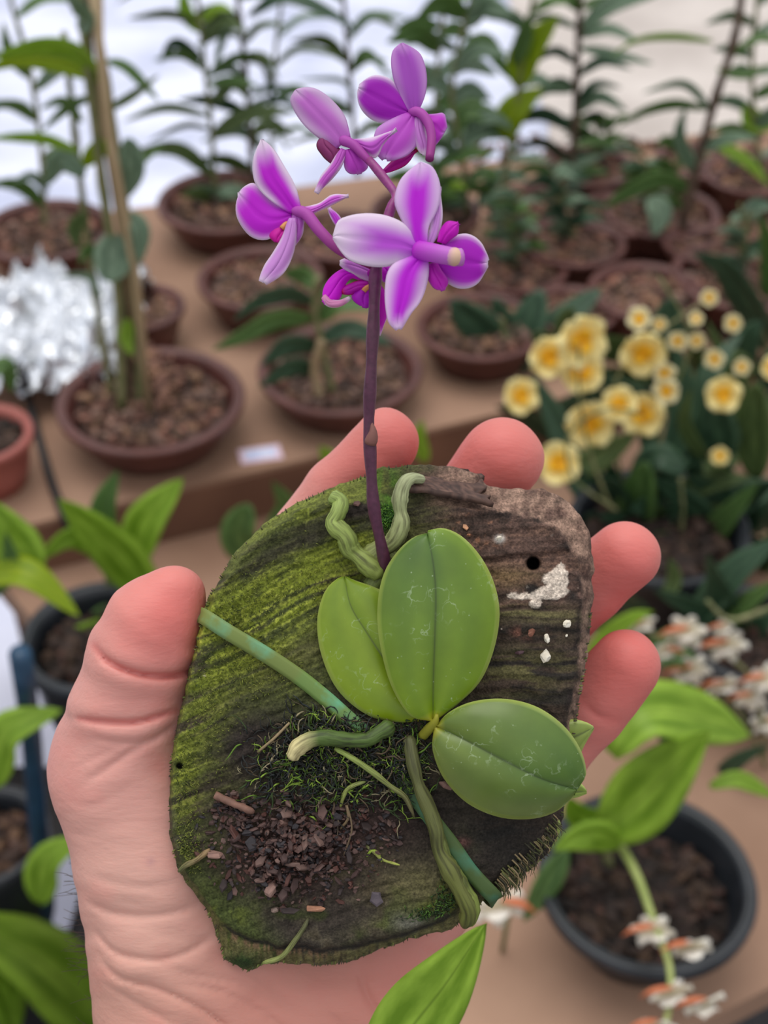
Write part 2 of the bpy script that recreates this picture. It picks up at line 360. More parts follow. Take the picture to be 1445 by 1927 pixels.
m.add(v, f)
tag(m.build('aluminium_foil', foil, origin=(cen.x, cen.y, ZB), smooth=False, solid=.0003), 'crumpled silver aluminium foil sheet over a pot at left', 'foil')
m = MB(); m.lathe([(.001, 0), (.06, 0), (.075, .042), (.07, .042), (.056, .004), (.001, .004)], 36, (cen.x, cen.y + .01, ZB)); tt = m.build('flower_pot', M['pot_brown'], origin=(cen.x, cen.y, ZB))
tag(tt, 'brown pot completely wrapped under the crumpled foil', 'pot')

# ------------------------------------------------------------------ background leaves
def blade(spine, wpx, Y=None, depth=None, tilt=.5, dy=(0, 0), prof='lance', fold=.35, nu=14, jit=0):
    """spine in pixels; each point placed on the vertical plane Y (+dy interpolated along the blade)"""
    n = len(spine); pts = []
    for i, s in enumerate(spine):
        k = i / (n - 1); off = dy[0] * (1 - k) + dy[1] * k
        pts.append(atY(s[0], s[1], Y + off) if Y is not None else P(s[0], s[1], depth + off))
    c = catmull(pts, nu); m = MB(); nv = 7; v = []; f = []; uv = []
    for i in range(nu):
        u = i / (nu - 1); p = Vector(c[i]); t = (Vector(c[min(i + 1, nu - 1)]) - Vector(c[max(i - 1, 0)])).normalized()
        view = (CAM - p).normalized(); d = (p - CAM).dot(FW)
        wd = t.cross(view).normalized(); nn = wd.cross(t).normalized()
        wd2 = wd * math.cos(tilt) + nn * math.sin(tilt); nn2 = wd2.cross(t)
        if prof == 'lance': w = (math.sin(math.pi * min(1, u * .97 + .03) ** .8)) ** .8
        elif prof == 'oval': w = math.sin(math.pi * min(.995, u * .96 + .03)) ** .55
        else: w = min(1, u * 5 + .3) * (1 - max(0, u - .6) / .4 * .98) ** .8
        w *= wpx / 2 / F * d
        for j in range(nv):
            s = -1 + 2 * j / (nv - 1)
            v.append(p + wd2 * (w * s) + nn2 * (w * fold * (abs(s) - .5 * s * s))); uv.append((.5 + s / 2, u))
        if i: f += [((i - 1) * nv + j, (i - 1) * nv + j + 1, i * nv + j + 1, i * nv + j) for j in range(nv - 1)]
    m.add(v, f, None, uv); return m
def plant(name, label, cat, base, stems, leaves, group=None, Y=None, extra=None, leafname='leaf'):
    """base: world point; stems [(pixel path, radius px, material)], leaves [(pixel spine, width px, material key, tilt, (dy0, dy1), profile)]"""
    t = thing(name, label, cat, base, group); Yb = base.y if Y is None else Y
    for s in stems:
        path = [atY(a, b_, Yb + (s[3] if len(s) > 3 else 0)) for a, b_ in s[0]]; d = (path[0] - CAM).dot(FW)
        c = catmull(path, 22); r = s[1] / F * d; m = MB()
        rad = [r * (1 + (.25 if i % 4 == 0 else 0)) * (1 - .3 * i / 22) for i in range(22)]
        m.tube(c, rad, 9); part(m, s[4] if len(s) > 4 else 'cane', s[2], t)
    for L in leaves:
        sp, w, mk = L[0], L[1], L[2]; tilt = L[3] if len(L) > 3 else .5; dy = L[4] if len(L) > 4 else (0, random.uniform(-.04, .02)); pf = L[5] if len(L) > 5 else 'lance'
        part(blade(sp, w, Y=Yb, tilt=tilt, dy=dy, prof=pf), leafname, G[mk], t, solid=.0006)
    return t
def arcs(stempx, n, mats, wl=(70, 150), ww=(18, 34), start=.05, end=1.0, droop=.5):
    """random alternate leaves arching out of a cane"""
    c = catmull([(a, b_, 0) for a, b_ in stempx], 60); out = []
    for k in range(n):
        u = start + (end - start) * (k + random.uniform(.1, .9)) / n; p = c[int(u * 59)]
        sd_ = 1 if k % 2 else -1; L = random.uniform(*wl)
        a = random.uniform(.15, .8); x1 = p[0] + sd_ * L * .5 * math.cos(a); y1 = p[1] - L * .5 * math.sin(a)
        x2 = p[0] + sd_ * L * math.cos(a * .6); y2 = y1 + L * droop * random.uniform(-.1, .6)
        out.append(([(p[0], p[1]), (x1, y1), (x2, y2)], random.uniform(*ww), random.choice(mats), random.uniform(.2, 1.0), (0, random.uniform(-.06, .05))))
    return out
def base(px, py, z=ZB + .04): return T(px, py, z)

# -- staked canes in pot A
bA = base(265, 770)
A_st = [([(230, 770), (222, 560), (190, 330), (150, 0), (140, -60)], 9, M['cane']), ([(262, 765), (262, 600), (222, 300), (175, 0), (170, -60)], 9, M['cane'], .01),
        ([(245, 790), (240, 620), (200, 380), (172, 120), (165, -40)], 7, M['cane_dark'], .02), ([(215, 770), (180, 560), (150, 330), (120, 60)], 7, M['cane'], .03)]
A_lf = [([(188, 145), (140, 95), (70, 85), (-20, 110)], 58, 'bright', .9), ([(188, 150), (120, 120), (40, 110), (-30, 135)], 40, 'yellow', .3), ([(150, 285), (90, 262), (30, 258), (-30, 262)], 26, 'bright', .6),
        ([(210, 275), (185, 280), (150, 320)], 38, 'yellow', .4), ([(160, 330), (115, 300), (88, 350)], 46, 'grey', .3), ([(240, 260), (245, 320), (232, 380)], 56, 'grey', .3),
        ([(215, 440), (210, 490), (200, 530)], 74, 'grey', .2, (0, -.03), 'oval'), ([(238, 400), (262, 430), (262, 500)], 40, 'grey', .4), ([(160, 400), (140, 430), (150, 470)], 34, 'olive', .5),
        ([(200, 115), (240, 130), (300, 190)], 30, 'mid', .8), ([(195, 210), (250, 180), (300, 140)], 22, 'olive', .7), ([(225, 330), (270, 300), (310, 270)], 18, 'mid', .6),
        ([(175, 180), (130, 200), (80, 245)], 22, 'mid', .6), ([(240, 600), (238, 640), (250, 670)], 30, 'bright', .4), ([(190, 560), (165, 520), (110, 520)], 16, 'grey', .5),
        ([(150, 60), (160, 30), (120, -20)], 40, 'grey', .5), ([(155, 230), (120, 190), (75, 205)], 24, 'mid', .6), ([(230, 490), (165, 470), (150, 500)], 30, 'mid', .5)]
tA = plant('cane_orchid', 'tall orchid with pale canes tied to bamboo stakes in wide brown bowl', 'orchid plant', bA, A_st, A_lf)
m = MB(); m.tube([atY(283, 800, bA.y - .01), atY(256, 520, bA.y - .01), atY(205, 250, bA.y - .01), atY(172, -50, bA.y - .01)], .0042, 8)
tag(m.build('bamboo_stake', M['stake'], origin=tuple(bA)), 'front bamboo stake rising from the wide bowl of canes', 'stake')
m = MB(); m.tube([atY(275, 770, bA.y + .02), atY(225, 420, bA.y + .02), atY(190, 200, bA.y + .02), atY(185, -50, bA.y + .02)], .0036, 8)
tag(m.build('bamboo_stake', M['stake'], origin=tuple(bA)), 'thinner bamboo stake behind, in the wide bowl of canes', 'stake')
m = MB()
for k in range(60):
    q = T(random.gauss(300, 26), random.gauss(700, 26), ZB + .055)
    if True: m.chunk(q, random.uniform(.003, .009), c=random.choice([(1.5, 1.3, 1.0), (1.2, 1.0, .9), (.8, .6, .55)]))
tag(m.build('bark_pile', M['bark_sub'], origin=tuple(pA[0]), smooth=False), 'loose pale bark heaped round the canes in the wide bowl', 'potting bark', kind='stuff')

# -- back row canes
def back(label, foot, st, n, mats, stm='cane', r=5, leaves=(), group='cane orchids along the back of the bench', wl=(70, 150), ww=(18, 34), **k):
    bs = base(*foot)
    lf = arcs(st, n, mats, wl, ww, **k) + list(leaves)
    return plant('cane_orchid', label, 'orchid plant', bs, [(st, r, M[stm])], lf, group)
back('slender orchid canes at far left corner rising behind the foil', (80, 430), [(85, 430), (78, 300), (60, 150), (20, 0), (10, -60)], 7, ['mid', 'olive', 'grey'], leaves=[([(70, 230), (40, 200), (-10, 190)], 26, 'mid', .5), ([(60, 150), (20, 100), (5, 40)], 28, 'mid', .5), ([(90, 360), (60, 330), (20, 345)], 20, 'grey', .4)])
back('dark orchid cane with arching leaves, left of the left purple flower', (405, 360), [(405, 360), (398, 250), (385, 120), (372, 0), (370, -60)], 8, ['olive', 'mid', 'olive'], wl=(90, 170), leaves=[([(370, 45), (320, 25), (240, 35)], 24, 'olive', .8), ([(372, 85), (420, 60), (460, 75)], 26, 'olive', .8), ([(380, 110), (330, 80), (300, 120)], 26, 'dark', .6), ([(375, 60), (350, 20), (345, -30)], 30, 'bright', .4), ([(378, 40), (410, 15), (440, 20)], 22, 'bright', .6), ([(400, 190), (440, 160), (470, 190)], 30, 'olive', .5), ([(400, 245), (350, 235), (280, 265)], 16, 'olive', .8), ([(404, 255), (440, 235), (475, 250)], 22, 'dark', .7)])
back('brown cane with long drooping leaves directly above left purple flower', (476, 350), [(476, 350), (470, 240), (460, 120), (447, 0), (442, -60)], 9, ['olive', 'grey', 'dark'], stm='cane_dark', r=6, leaves=[([(460, 100), (500, 110), (525, 150)], 18, 'olive', .6), ([(465, 180), (520, 165), (570, 180)], 18, 'dark', .7), ([(470, 260), (510, 240), (545, 285)], 14, 'olive', .7), ([(468, 30), (530, -5), (600, 15), (680, 60)], 32, 'dark', .6), ([(452, 30), (420, 70), (400, 150)], 18, 'grey', .6)])
back('thin pale cane between two dark canes over the left flowers', (515, 340), [(512, 340), (510, 250), (515, 130), (530, 0), (534, -50)], 5, ['grey', 'mid'], r=4, wl=(80, 150), leaves=[([(512, 130), (560, 92), (620, 100), (650, 120)], 17, 'olive', .7), ([(515, 190), (500, 130), (470, 105)], 15, 'olive', .6), ([(512, 260), (560, 240), (610, 262)], 14, 'mid', .7)])
back('brown cane with long curved leaf behind the middle purple flower', (672, 330), [(672, 330), (664, 230), (655, 110), (646, 0), (645, -60)], 8, ['olive', 'grey', 'mid'], stm='cane_dark', r=5, leaves=[([(660, 130), (690, 100), (740, 150)], 20, 'mid', .6), ([(655, 70), (700, 30), (760, 60)], 24, 'olive', .6), ([(668, 180), (640, 150), (560, 150)], 12, 'grey', .7)])
back('leafy cane right behind the top purple flower', (790, 390), [(800, 390), (815, 280), (822, 140), (835, 0), (838, -60)], 14, ['mid', 'grey', 'mid', 'bright'], wl=(60, 130), ww=(26, 50))
back('pale leafy cane right of the topmost flower', (870, 400), [(880, 410), (870, 300), (850, 180), (870, 60), (905, -60)], 13, ['grey', 'mid', 'grey'], wl=(70, 140), ww=(30, 54), leaves=[([(850, 270), (880, 210), (950, 240), (970, 300)], 46, 'mid', .7), ([(860, 120), (910, 80), (960, 150)], 40, 'mid', .5), ([(900, 390), (940, 330), (1000, 340)], 36, 'grey', .5), ([(870, 240), (930, 220), (975, 250)], 30, 'grey', .5)])
back('cane with bright yellow-green upright leaves above the front flower', (965, 400), [(935, 420), (950, 330), (968, 230), (985, 100), (1010, -40)], 6, ['mid', 'grey'], wl=(60, 110), ww=(20, 34), leaves=[([(975, 165), (990, 100), (1052, 30)], 62, 'yellow', .2), ([(950, 262), (965, 210), (1022, 165)], 58, 'yellow', .2), ([(965, 120), (985, 80), (1000, 20)], 40, 'mid', .5)])
back('dark cane with grey-green leaves in the right back row', (1070, 340), [(1062, 400), (1080, 260), (1086, 120), (1092, 0), (1095, -60)], 14, ['grey', 'dark', 'mid'], stm='cane_dark', r=7, leaves=[([(1000, 355), (1060, 320), (1140, 290)], 30, 'grey', .4), ([(1088, 90), (1140, 100), (1230, 120)], 22, 'grey', .5), ([(1090, 60), (1150, 10), (1240, -10)], 36, 'grey', .4), ([(1080, 170), (1030, 165), (985, 200)], 26, 'grey', .5), ([(1080, 200), (1120, 160), (1170, 165)], 20, 'dark', .5), ([(1090, 20), (1060, -10), (1020, 20)], 30, 'mid', .5)])
back('tall leaning brown cane with long arching leaves near right edge', (1280, 440), [(1275, 470), (1305, 340), (1345, 190), (1385, 60), (1400, -60)], 5, ['grey', 'mid'], stm='cane_dark', r=9, leaves=[([(1340, 78), (1270, 68), (1200, 75), (1150, 105)], 20, 'bright', .8), ([(1332, 205), (1270, 195), (1210, 210), (1160, 240)], 26, 'mid', .7), ([(1292, 350), (1240, 338), (1180, 362), (1130, 395)], 38, 'mid', .5), ([(1225, 370), (1240, 400), (1230, 445)], 50, 'grey', .4), ([(1340, 270), (1400, 300), (1450, 350)], 26, 'bright', .5), ([(1350, 130), (1400, 140), (1460, 120)], 22, 'mid', .5), ([(1310, 330), (1280, 260), (1290, 200)], 30, 'grey', .4)])
back('leafy cane filling the upper right corner', (1430, 340), [(1440, 350), (1420, 240), (1415, 120), (1425, 0), (1430, -50)], 14, ['grey', 'mid', 'grey'], wl=(50, 110), ww=(22, 36), leaves=[([(1400, 200), (1420, 230), (1460, 240)], 44, 'bright', .4)])
# thin stems filling the right middle, grey-green sprigs
def sprig(label, foot, cen_, rx, ry, n, mats, group=None):
    bs = base(*foot); st = []; lf = []
    for k in range(4):
        tip = (cen_[0] + random.uniform(-rx, rx) * .7, cen_[1] - ry * random.uniform(.4, 1)); mid_ = ((foot[0] + tip[0]) / 2 + random.uniform(-15, 15), (foot[1] + tip[1]) / 2)
        pth = [foot, mid_, tip]; st.append((pth, 3, M['cane'])); lf += arcs(pth, n // 4, mats, (28, 70), (14, 26), droop=.3)
    return plant('young_orchid', label, 'orchid plant', bs, st, lf, group)
YG = 'small leafy orchids in the middle rows'
sprig('small greyish orchid seedling right of the front purple flower', (970, 500), (970, 440), 60, 90, 28, ['grey', 'mid'], YG)
sprig('small grey-green orchid seedling in the middle right bowl', (1080, 460), (1070, 400), 60, 80, 24, ['grey', 'dark'], YG)
sprig('small orchid seedling just behind the leaning cane foot', (1250, 400), (1245, 340), 70, 70, 20, ['grey', 'mid'], YG)
sprig('small orchid seedling in the far back bowl under yellow-green leaves', (1110, 315), (1120, 255), 60, 70, 20, ['grey', 'mid', 'dark'], YG)
sprig('small orchid seedling with dark narrow leaves by the right edge', (1400, 520), (1390, 450), 50, 70, 16, ['dark', 'grey'], YG)
sprig('small orchid seedling behind the front flower top', (800, 400), (830, 380), 60, 70, 20, ['mid', 'bright'], YG)
sprig('small orchid seedling at back edge bowl behind the left flower', (420, 380), (400, 395), 70, 40, 10, ['grey', 'olive'], YG)
# -- B: short broad leaved orchid
bB = base(605, 735)
plant('broad_leaved_orchid', 'short orchid with broad striped leaves in bowl behind the index finger', 'orchid plant', bB,
      [([(600, 740), (592, 690), (605, 640)], 9, M['stake'], -.01, 'aerial_root'), ([(625, 735), (608, 660), (590, 560), (600, 520)], 7, M['cane'], 0, 'cane')],
      [([(590, 600), (520, 600), (460, 630), (398, 660)], 42, 'mid', .5, (0, -.05)), ([(590, 570), (540, 552), (480, 570), (440, 605)], 40, 'dark', .6, (0, -.04)), ([(595, 650), (540, 650), (490, 690)], 44, 'dark', .5, (0, -.03)),
       ([(600, 700), (550, 690), (485, 730)], 40, 'dark', .5, (0, -.03)), ([(600, 600), (640, 570), (720, 580)], 46, 'mid', .5, (0, -.02)), ([(602, 560), (640, 540), (700, 555)], 30, 'mid', .5),
       ([(590, 540), (575, 520), (530, 515)], 40, 'mid', .5, (0, .03)), ([(600, 640), (660, 620), (740, 650)], 40, 'dark', .5)])
# dark green rosette of pot C
plant('dark_leaved_orchid', 'orchid with thick dark leaves left of the yellow flowers', 'orchid plant', base(940, 640), [([(960, 680), (950, 640), (945, 600)], 5, M['cane'])],
      [([(965, 715), (925, 640), (850, 565)], 86, 'dark', .4, (0, .02), 'oval'), ([(965, 710), (990, 630), (1020, 545)], 80, 'dark', .5, (0, .04), 'oval'), ([(970, 700), (960, 630), (930, 560)], 60, 'dark', .7, (0, .05), 'oval'), ([(960, 690), (1040, 620), (1130, 545)], 60, 'dark', .5, (0, .04), 'oval'), ([(960, 700), (900, 680), (845, 660)], 30, 'grey', .6)])
plant('dark_leaved_orchid', 'orchid with one broad dark arching leaf at the right edge', 'orchid plant', base(1420, 640), [([(1445, 690), (1440, 640), (1430, 600)], 5, M['cane'])],
      [([(1450, 640), (1400, 560), (1360, 500), (1300, 475)], 62, 'dark', .5, (0, -.03)), ([(1440, 660), (1400, 590), (1380, 530)], 40, 'dark', .7), ([(1440, 560), (1450, 480), (1430, 400)], 40, 'mid', .5)])

# ------------------------------------------------------------------ yellow flowered orchid
def petal_fan(m, c, axis, R, n, cols, w=.5, cup=.25, start=0, ruf=.1):
    axis = axis.normalized(); a = axis.orthogonal().normalized(); b2 = axis.cross(a)
    for k in range(n):
        th = start + 2 * math.pi * k / n; d = a * math.cos(th) + b2 * math.sin(th); s_ = axis.cross(d); v = []; f = []; cc = []
        nu, nv = 7, 5
        for i in range(nu):
            u = i / (nu - 1); wd = math.sin(math.pi * (u * .9 + .06)) ** .6 * w * R
            for j in range(nv):
                s = -1 + 2 * j / (nv - 1)
                v.append(c + d * (R * u) + s_ * (wd * s) + axis * (R * (cup * u * u + ruf * math.sin(9 * s + k * 2) * u * u - .1 * abs(s) * u)))
                q = u; cc.append(tuple(cols[0][x] * (1 - q) + cols[1][x] * q for x in range(3)))
            if i: f += [((i - 1) * nv + j, (i - 1) * nv + j + 1, i * nv + j + 1, i * nv + j) for j in range(nv - 1)]
        m.add(v, f, cc)
def petalmat(name, rough=.5, transl=.3):
    m, nt, b, out = newmat(name); at = N(nt, 'ShaderNodeAttribute', attribute_name='Col'); nt.links.new(at.outputs['Color'], b.inputs['Base Color'])
    b.inputs['Roughness'].default_value = rough; b.inputs['Specular IOR Level'].default_value = .3
    tr = N(nt, 'ShaderNodeBsdfTranslucent'); ms = N(nt, 'ShaderNodeMixShader'); ms.inputs[0].default_value = transl
    nt.links.new(at.outputs['Color'], tr.inputs[0]); nt.links.new(b.outputs[0], ms.inputs[1]); nt.links.new(tr.outputs[0], ms.inputs[2]); nt.links.new(ms.outputs[0], out.inputs[0])
    return m
M['petal'] = petalmat('petal')
Yel = srgb(254, 216, 60); Pale = srgb(252, 236, 150); Oran = srgb(252, 176, 8)
bY = base(1180, 960, ZL + .08)
tY = plant('yellow_flowered_orchid', 'orchid with clusters of yellow blooms over dark strap leaves at right', 'orchid plant', bY,
      [([(1150, 960), (1110, 850), (1090, 740), (1090, 650)], 3, M['cane'], -.05, 'flower_stalk'), ([(1160, 960), (1080, 900), (1070, 820), (1140, 770), (1210, 780)], 3, M['cane'], -.06, 'flower_stalk'),
       ([(1180, 960), (1150, 760), (1200, 660), (1290, 590), (1340, 560)], 3, M['cane'], .0, 'flower_stalk'), ([(1230, 960), (1250, 780), (1300, 640), (1240, 520)], 3, M['cane'], 0, 'flower_stalk')],
      [([(1075, 885), (1130, 860), (1200, 815)], 56, 'olive', .3), ([(1190, 1010), (1200, 950), (1215, 870)], 72, 'mid', .2, (0, -.03), 'oval'), ([(1190, 900), (1240, 860), (1290, 890)], 60, 'dark', .4, (0, -.02), 'oval'),
       ([(1310, 1100), (1340, 1010), (1430, 905)], 62, 'mid', .4, (0, -.05)), ([(1420, 900), (1420, 820), (1425, 720)], 72, 'olive', .3, (0, 0), 'oval'), ([(1360, 860), (1350, 800), (1350, 750)], 88, 'dark', .3, (0, 0), 'oval'),
       ([(1330, 870), (1290, 800), (1300, 730)], 34, 'olive', .5), ([(1200, 1010), (1120, 980), (1060, 1010)], 50, 'dark', .5), ([(1250, 1000), (1300, 940), (1320, 860)], 50, 'dark', .5), ([(1150, 940), (1120, 900), (1040, 900)], 40, 'dark', .6),
       ([(1250, 1050), (1290, 1010), (1300, 950)], 50, 'dark', .5), ([(1400, 1000), (1430, 960), (1470, 950)], 50, 'dark', .5), ([(1150, 1020), (1160, 930), (1130, 830)], 40, 'dark', .5), ([(1230, 900), (1210, 760), (1130, 700)], 46, 'dark', .5, (0, .05)),
       ([(1250, 900), (1290, 760), (1270, 640)], 60, 'dark', .5, (0, .06)), ([(1300, 900), (1330, 720), (1400, 620)], 60, 'dark', .5, (0, .06)), ([(1100, 950), (1060, 820), (1000, 700)], 60, 'dark', .5, (0, .08)), ([(1270, 960), (1400, 800), (1330, 600)], 60, 'olive', .5, (0, .09))])
def yflower(px, py, size, pale=False, side=None):
    c = atY(px, py, bY.y - .03 + random.uniform(-.02, .02)); d = (c - CAM).dot(FW); R = size / 2 / F * d
    ax = Vector((random.uniform(-.6, .6), -1, random.uniform(.1, .8)))
    m = MB(); petal_fan(m, c, ax, R, 5, (srgb(254, 222, 86) if not pale else Pale, srgb(255, 244, 186) if not pale else srgb(244, 236, 200)), .62, .4, random.uniform(0, 6), .12)
    o = part(m, 'flower', M['petal'], tY, solid=.0005)
    m = MB(); petal_fan(m, c - ax.normalized() * 0 + ax.normalized() * R * .12, ax, R * .45, 3, (Oran, Yel), .7, .5, random.uniform(0, 6), .1); part(m, 'lip', M['petal'], o, solid=.0005)
for (x, y, s) in ((1090, 640, 105), (1030, 672, 80), (1095, 700, 84), (978, 745, 72), (1110, 795, 96), (1165, 760, 70), (1210, 778, 86), (1050, 872, 84), (1208, 662, 90), (1360, 742, 70), (1450, 692, 50), (1060, 660, 60), (1355, 858, 36)): yflower(x, y, s)
for (x, y, s) in ((1203, 600, 46), (1255, 735, 52), (1275, 640, 40), (1335, 560, 34), (1380, 608, 36), (1310, 640, 34), (1250, 700, 44), (1395, 690, 34), (1345, 675, 40), (1240, 610, 30), (1310, 600, 28)): yflower(x, y, s, True)
def clump(n, cx_, cy_, rx, ry, keys, ln=(80, 170), wd=(36, 70)):
    out = []
    for k in range(n):
        x = cx_ + random.uniform(-rx, rx); y = cy_ + random.uniform(-ry, ry); a = random.uniform(.3, 2.85); l = random.uniform(*ln)
        out.append(([(x, y), (x + l * .5 * math.cos(a), y - l * .5 * math.sin(a)), (x + l * math.cos(a) * 1.1, y - l * math.sin(a) * random.uniform(.5, 1))], random.uniform(*wd), random.choice(keys), random.uniform(.2, .8), (random.uniform(0, .08), random.uniform(-.02, .05)), random.choice(['oval', 'lance'])))
    return out
plant('dark_leaved_orchid', 'crowded dark leaves filling the gap under the yellow blooms', 'orchid plant', base(1280, 1000, ZL + .08), [([(1280, 1010), (1285, 960), (1280, 900)], 4, M['cane'])],
      clump(46, 1290, 1040, 190, 110, ['dark', 'dark', 'dark', 'olive']))
plant('dark_leaved_orchid', 'crowded dark leaves behind the yellow blooms at right', 'orchid plant', base(1300, 760, ZB + .04), [([(1300, 770), (1305, 700), (1300, 640)], 4, M['cane'])],
      clump(34, 1230, 760, 220, 90, ['dark', 'dark', 'olive'], (70, 140)))
plant('strap_leaved_orchid', 'orchid with dark glossy strap leaves at right edge beside ring finger', 'orchid plant', base(1400, 1180, ZL + .07), [([(1400, 1190), (1405, 1150)], 6, M['cane'])],
      [([(1330, 1200), (1400, 1140), (1470, 1090)], 46, 'mid', .5), ([(1300, 1180), (1380, 1080), (1470, 1010)], 70, 'dark', .5), ([(1400, 1240), (1430, 1180), (1470, 1160)], 60, 'dark', .5), ([(1250, 1130), (1270, 1090), (1260, 1050)], 34, 'olive', .5),
       ([(1220, 1160), (1180, 1120), (1200, 1060)], 40, 'dark', .5), ([(1380, 1180), (1300, 1140), (1230, 1110)], 46, 'dark', .5), ([(1400, 1190), (1360, 1120), (1330, 1040)], 50, 'dark', .5), ([(1210, 1250), (1260, 1200), (1350, 1180)], 40, 'mid', .5)])
# ------------------------------------------------------------------ white flowered orchids
Wh = srgb(248, 244, 236); Wh2 = srgb(238, 226, 190); Or = srgb(222, 136, 96)
def wflower(parent, px, py, size, Y, flip=1):
    c = atY(px, py, Y); d = (c - CAM).dot(FW); R = size / 2 / F * d
    m = MB(); petal_fan(m, c, Vector((random.uniform(-.4, .4), -1, random.uniform(-.3, .4))), R, 6, (Wh2, Wh), .3, .1, random.uniform(0, 6), .1)
    o = part(m, 'flower', M['petal'], parent, solid=.0005)
    m = MB(); petal_fan(m, c + Vector((0, -.003, 0)), Vector((.2, -.7, -.7)), R * .62, 3, (Wh, Wh), .75, .4, random.uniform(0, 6), .1); part(m, 'lip', M['petal'], o, solid=.0005)
    m = MB(); e0 = atY(px + 4, py - size * .12, Y - .002); e1 = atY(px - flip * size * .42, py - size * .04, Y - .006); e2 = atY(px - flip * size * .7, py + size * .12, Y - .006)
    m.tube(catmull([e0, e1, e2], 8), [R * q for q in (.04, .11, .15, .15, .13, .09, .05, .02)], 8, c=Or); part(m, 'spur', M['petal'], o)
bR = base(1160, 1590, ZL + .07)
tR = plant('white_flowered_orchid', 'orchid with broad bright leaves and a drooping spray of white blooms, lower right pot', 'orchid plant', bR,
      [([(1150, 1650), (1140, 1600), (1135, 1560)], 10, M['cane'])],
      [([(1150, 1420), (1210, 1345), (1310, 1350), (1412, 1385)], 125, 'bright', .45, (-.02, .02)), ([(1133, 1565), (1190, 1520), (1260, 1450), (1335, 1375)], 135, 'bright', .2, (-.02, -.03)), ([(1170, 1590), (1120, 1570), (1075, 1580), (1040, 1600)], 70, 'bright', .5, (-.03, -.05)),
       ([(1335, 1480), (1390, 1468), (1460, 1500)], 36, 'bright', .4), ([(1065, 1600), (1030, 1660), (985, 1735)], 52, 'mid', .4, (-.03, -.05)), ([(1130, 1560), (1090, 1530), (1070, 1500)], 60, 'bright', .4), ([(1240, 1460), (1190, 1500), (1140, 1560)], 60, 'bright', .5)])
m = MB(); sk = [(1140, 1590, .76), (1165, 1590, .79), (1200, 1650, .80), (1222, 1710, .80), (1240, 1760, .80), (1258, 1810, .798), (1262, 1870, .795), (1248, 1950, .79)]
m.tube(catmull([T(*q) for q in sk], 30), [.0036 - .0018 * i / 30 for i in range(30)], 9, c=None); part(m, 'flower_stalk', simple('stalk_green', srgb(140, 156, 80), srgb(170, 180, 110), .5, 60), tR)
for (x, y, s, fp) in ((1228, 1752, 84, 1), (1300, 1782, 84, 1), (1262, 1868, 84, 1), (1325, 1888, 80, 1), (1235, 1930, 80, 1)): wflower(tR, x, y, s, T(x, y, .80).y, fp)
bW = base(1330, 1400, ZL + .03)
tW = plant('white_flowered_orchid', 'orchid whose white and orange blooms cluster right of the little finger', 'orchid plant', bW,
      [([(1440, 1420), (1420, 1290), (1360, 1230), (1290, 1210), (1210, 1190)], 4, M['cane'], 0, 'flower_stalk'), ([(1460, 1140), (1390, 1165), (1360, 1160), (1330, 1130)], 5, M['cane'], 0, 'flower_stalk'), ([(1440, 1440), (1390, 1340), (1330, 1290)], 4, M['cane'], 0, 'flower_stalk')],
      [([(1330, 1500), (1380, 1440), (1450, 1400)], 40, 'dark', .5), ([(1300, 1480), (1260, 1400), (1240, 1340)], 40, 'dark', .5), ([(1240, 1250), (1290, 1240), (1300, 1290)], 40, 'mid', .5), ([(1100, 1240), (1180, 1170), (1230, 1150)], 40, 'bright', .4)])
for (x, y, s, fp) in ((1205, 1175, 62, 1), (1292, 1190, 80, 1), (1366, 1215, 84, 1), (1300, 1262, 80, 1), (1360, 1290, 70, 1), (1438, 1280, 76, 1), (1412, 1312, 66, 1), (1250, 1225, 56, -1), (1440, 1360, 60, -1), (1360, 1180, 46, 1)): wflower(tW, x, y, s, bW.y, fp)
bV = T(945, 1790, ZL)
tV = thing('fallen_orchid_spray', 'white bloom on a short stalk peeking below the wood at right', 'flower', bV)
m = MB(); m.tube([bV, atY(955, 1730, bV.y), atY(960, 1680, bV.y)], .002, 8); part(m, 'stalk', M['cane'], tV)
wflower(tV, 938, 1706, 105, bV.y - .01, -1)

# ------------------------------------------------------------------ bright leafed plants at left
bLp = base(220, 1130, ZL + .08)
plant('bright_leafed_orchid', 'orchid with pointed bright green leaves in black pot above the thumb', 'orchid plant', bLp, [([(215, 1180), (210, 1120), (200, 1070)], 9, M['cane']), ([(240, 1170), (250, 1130), (260, 1090)], 7, M['cane'])],
      [([(285, 1130), (230, 1050), (165, 985), (108, 938)], 92, 'bright', .3, (0, -.04)), ([(200, 1040), (195, 960), (222, 885)], 54, 'mid', .3), ([(262, 1060), (270, 990), (345, 900)], 78, 'bright', .3, (0, .02)), ([(215, 1050), (140, 1010), (70, 1055)], 52, 'bright', .5, (0, -.03)),
       ([(230, 1170), (140, 1205), (68, 1255)], 56, 'bright', .5, (-.02, -.06)), ([(230, 1140), (190, 1160), (140, 1200)], 44, 'mid', .5), ([(210, 1130), (170, 1140), (100, 1130)], 40, 'mid', .6)])
bLq = T(-40, 1230, ZL + .08)
plant('bright_leafed_orchid', 'orchid leaves entering the left edge level with the thumb tip', 'orchid plant', bLq, [([(-30, 1230), (-30, 1150), (-20, 1090)], 8, M['cane'])],
      [([(75, 1075), (30, 1020), (-20, 940)], 92, 'bright', .3), ([(-30, 1085), (50, 1080), (150, 1160)], 66, 'yellow', .5, (0, -.03)), ([(-10, 1120), (20, 1060), (10, 1000)], 40, 'mid', .5), ([(-20, 700), (10, 690), (25, 740)], 40, 'mid', .5, (.3, .3))])
bLr = T(-40, 1700, .62)
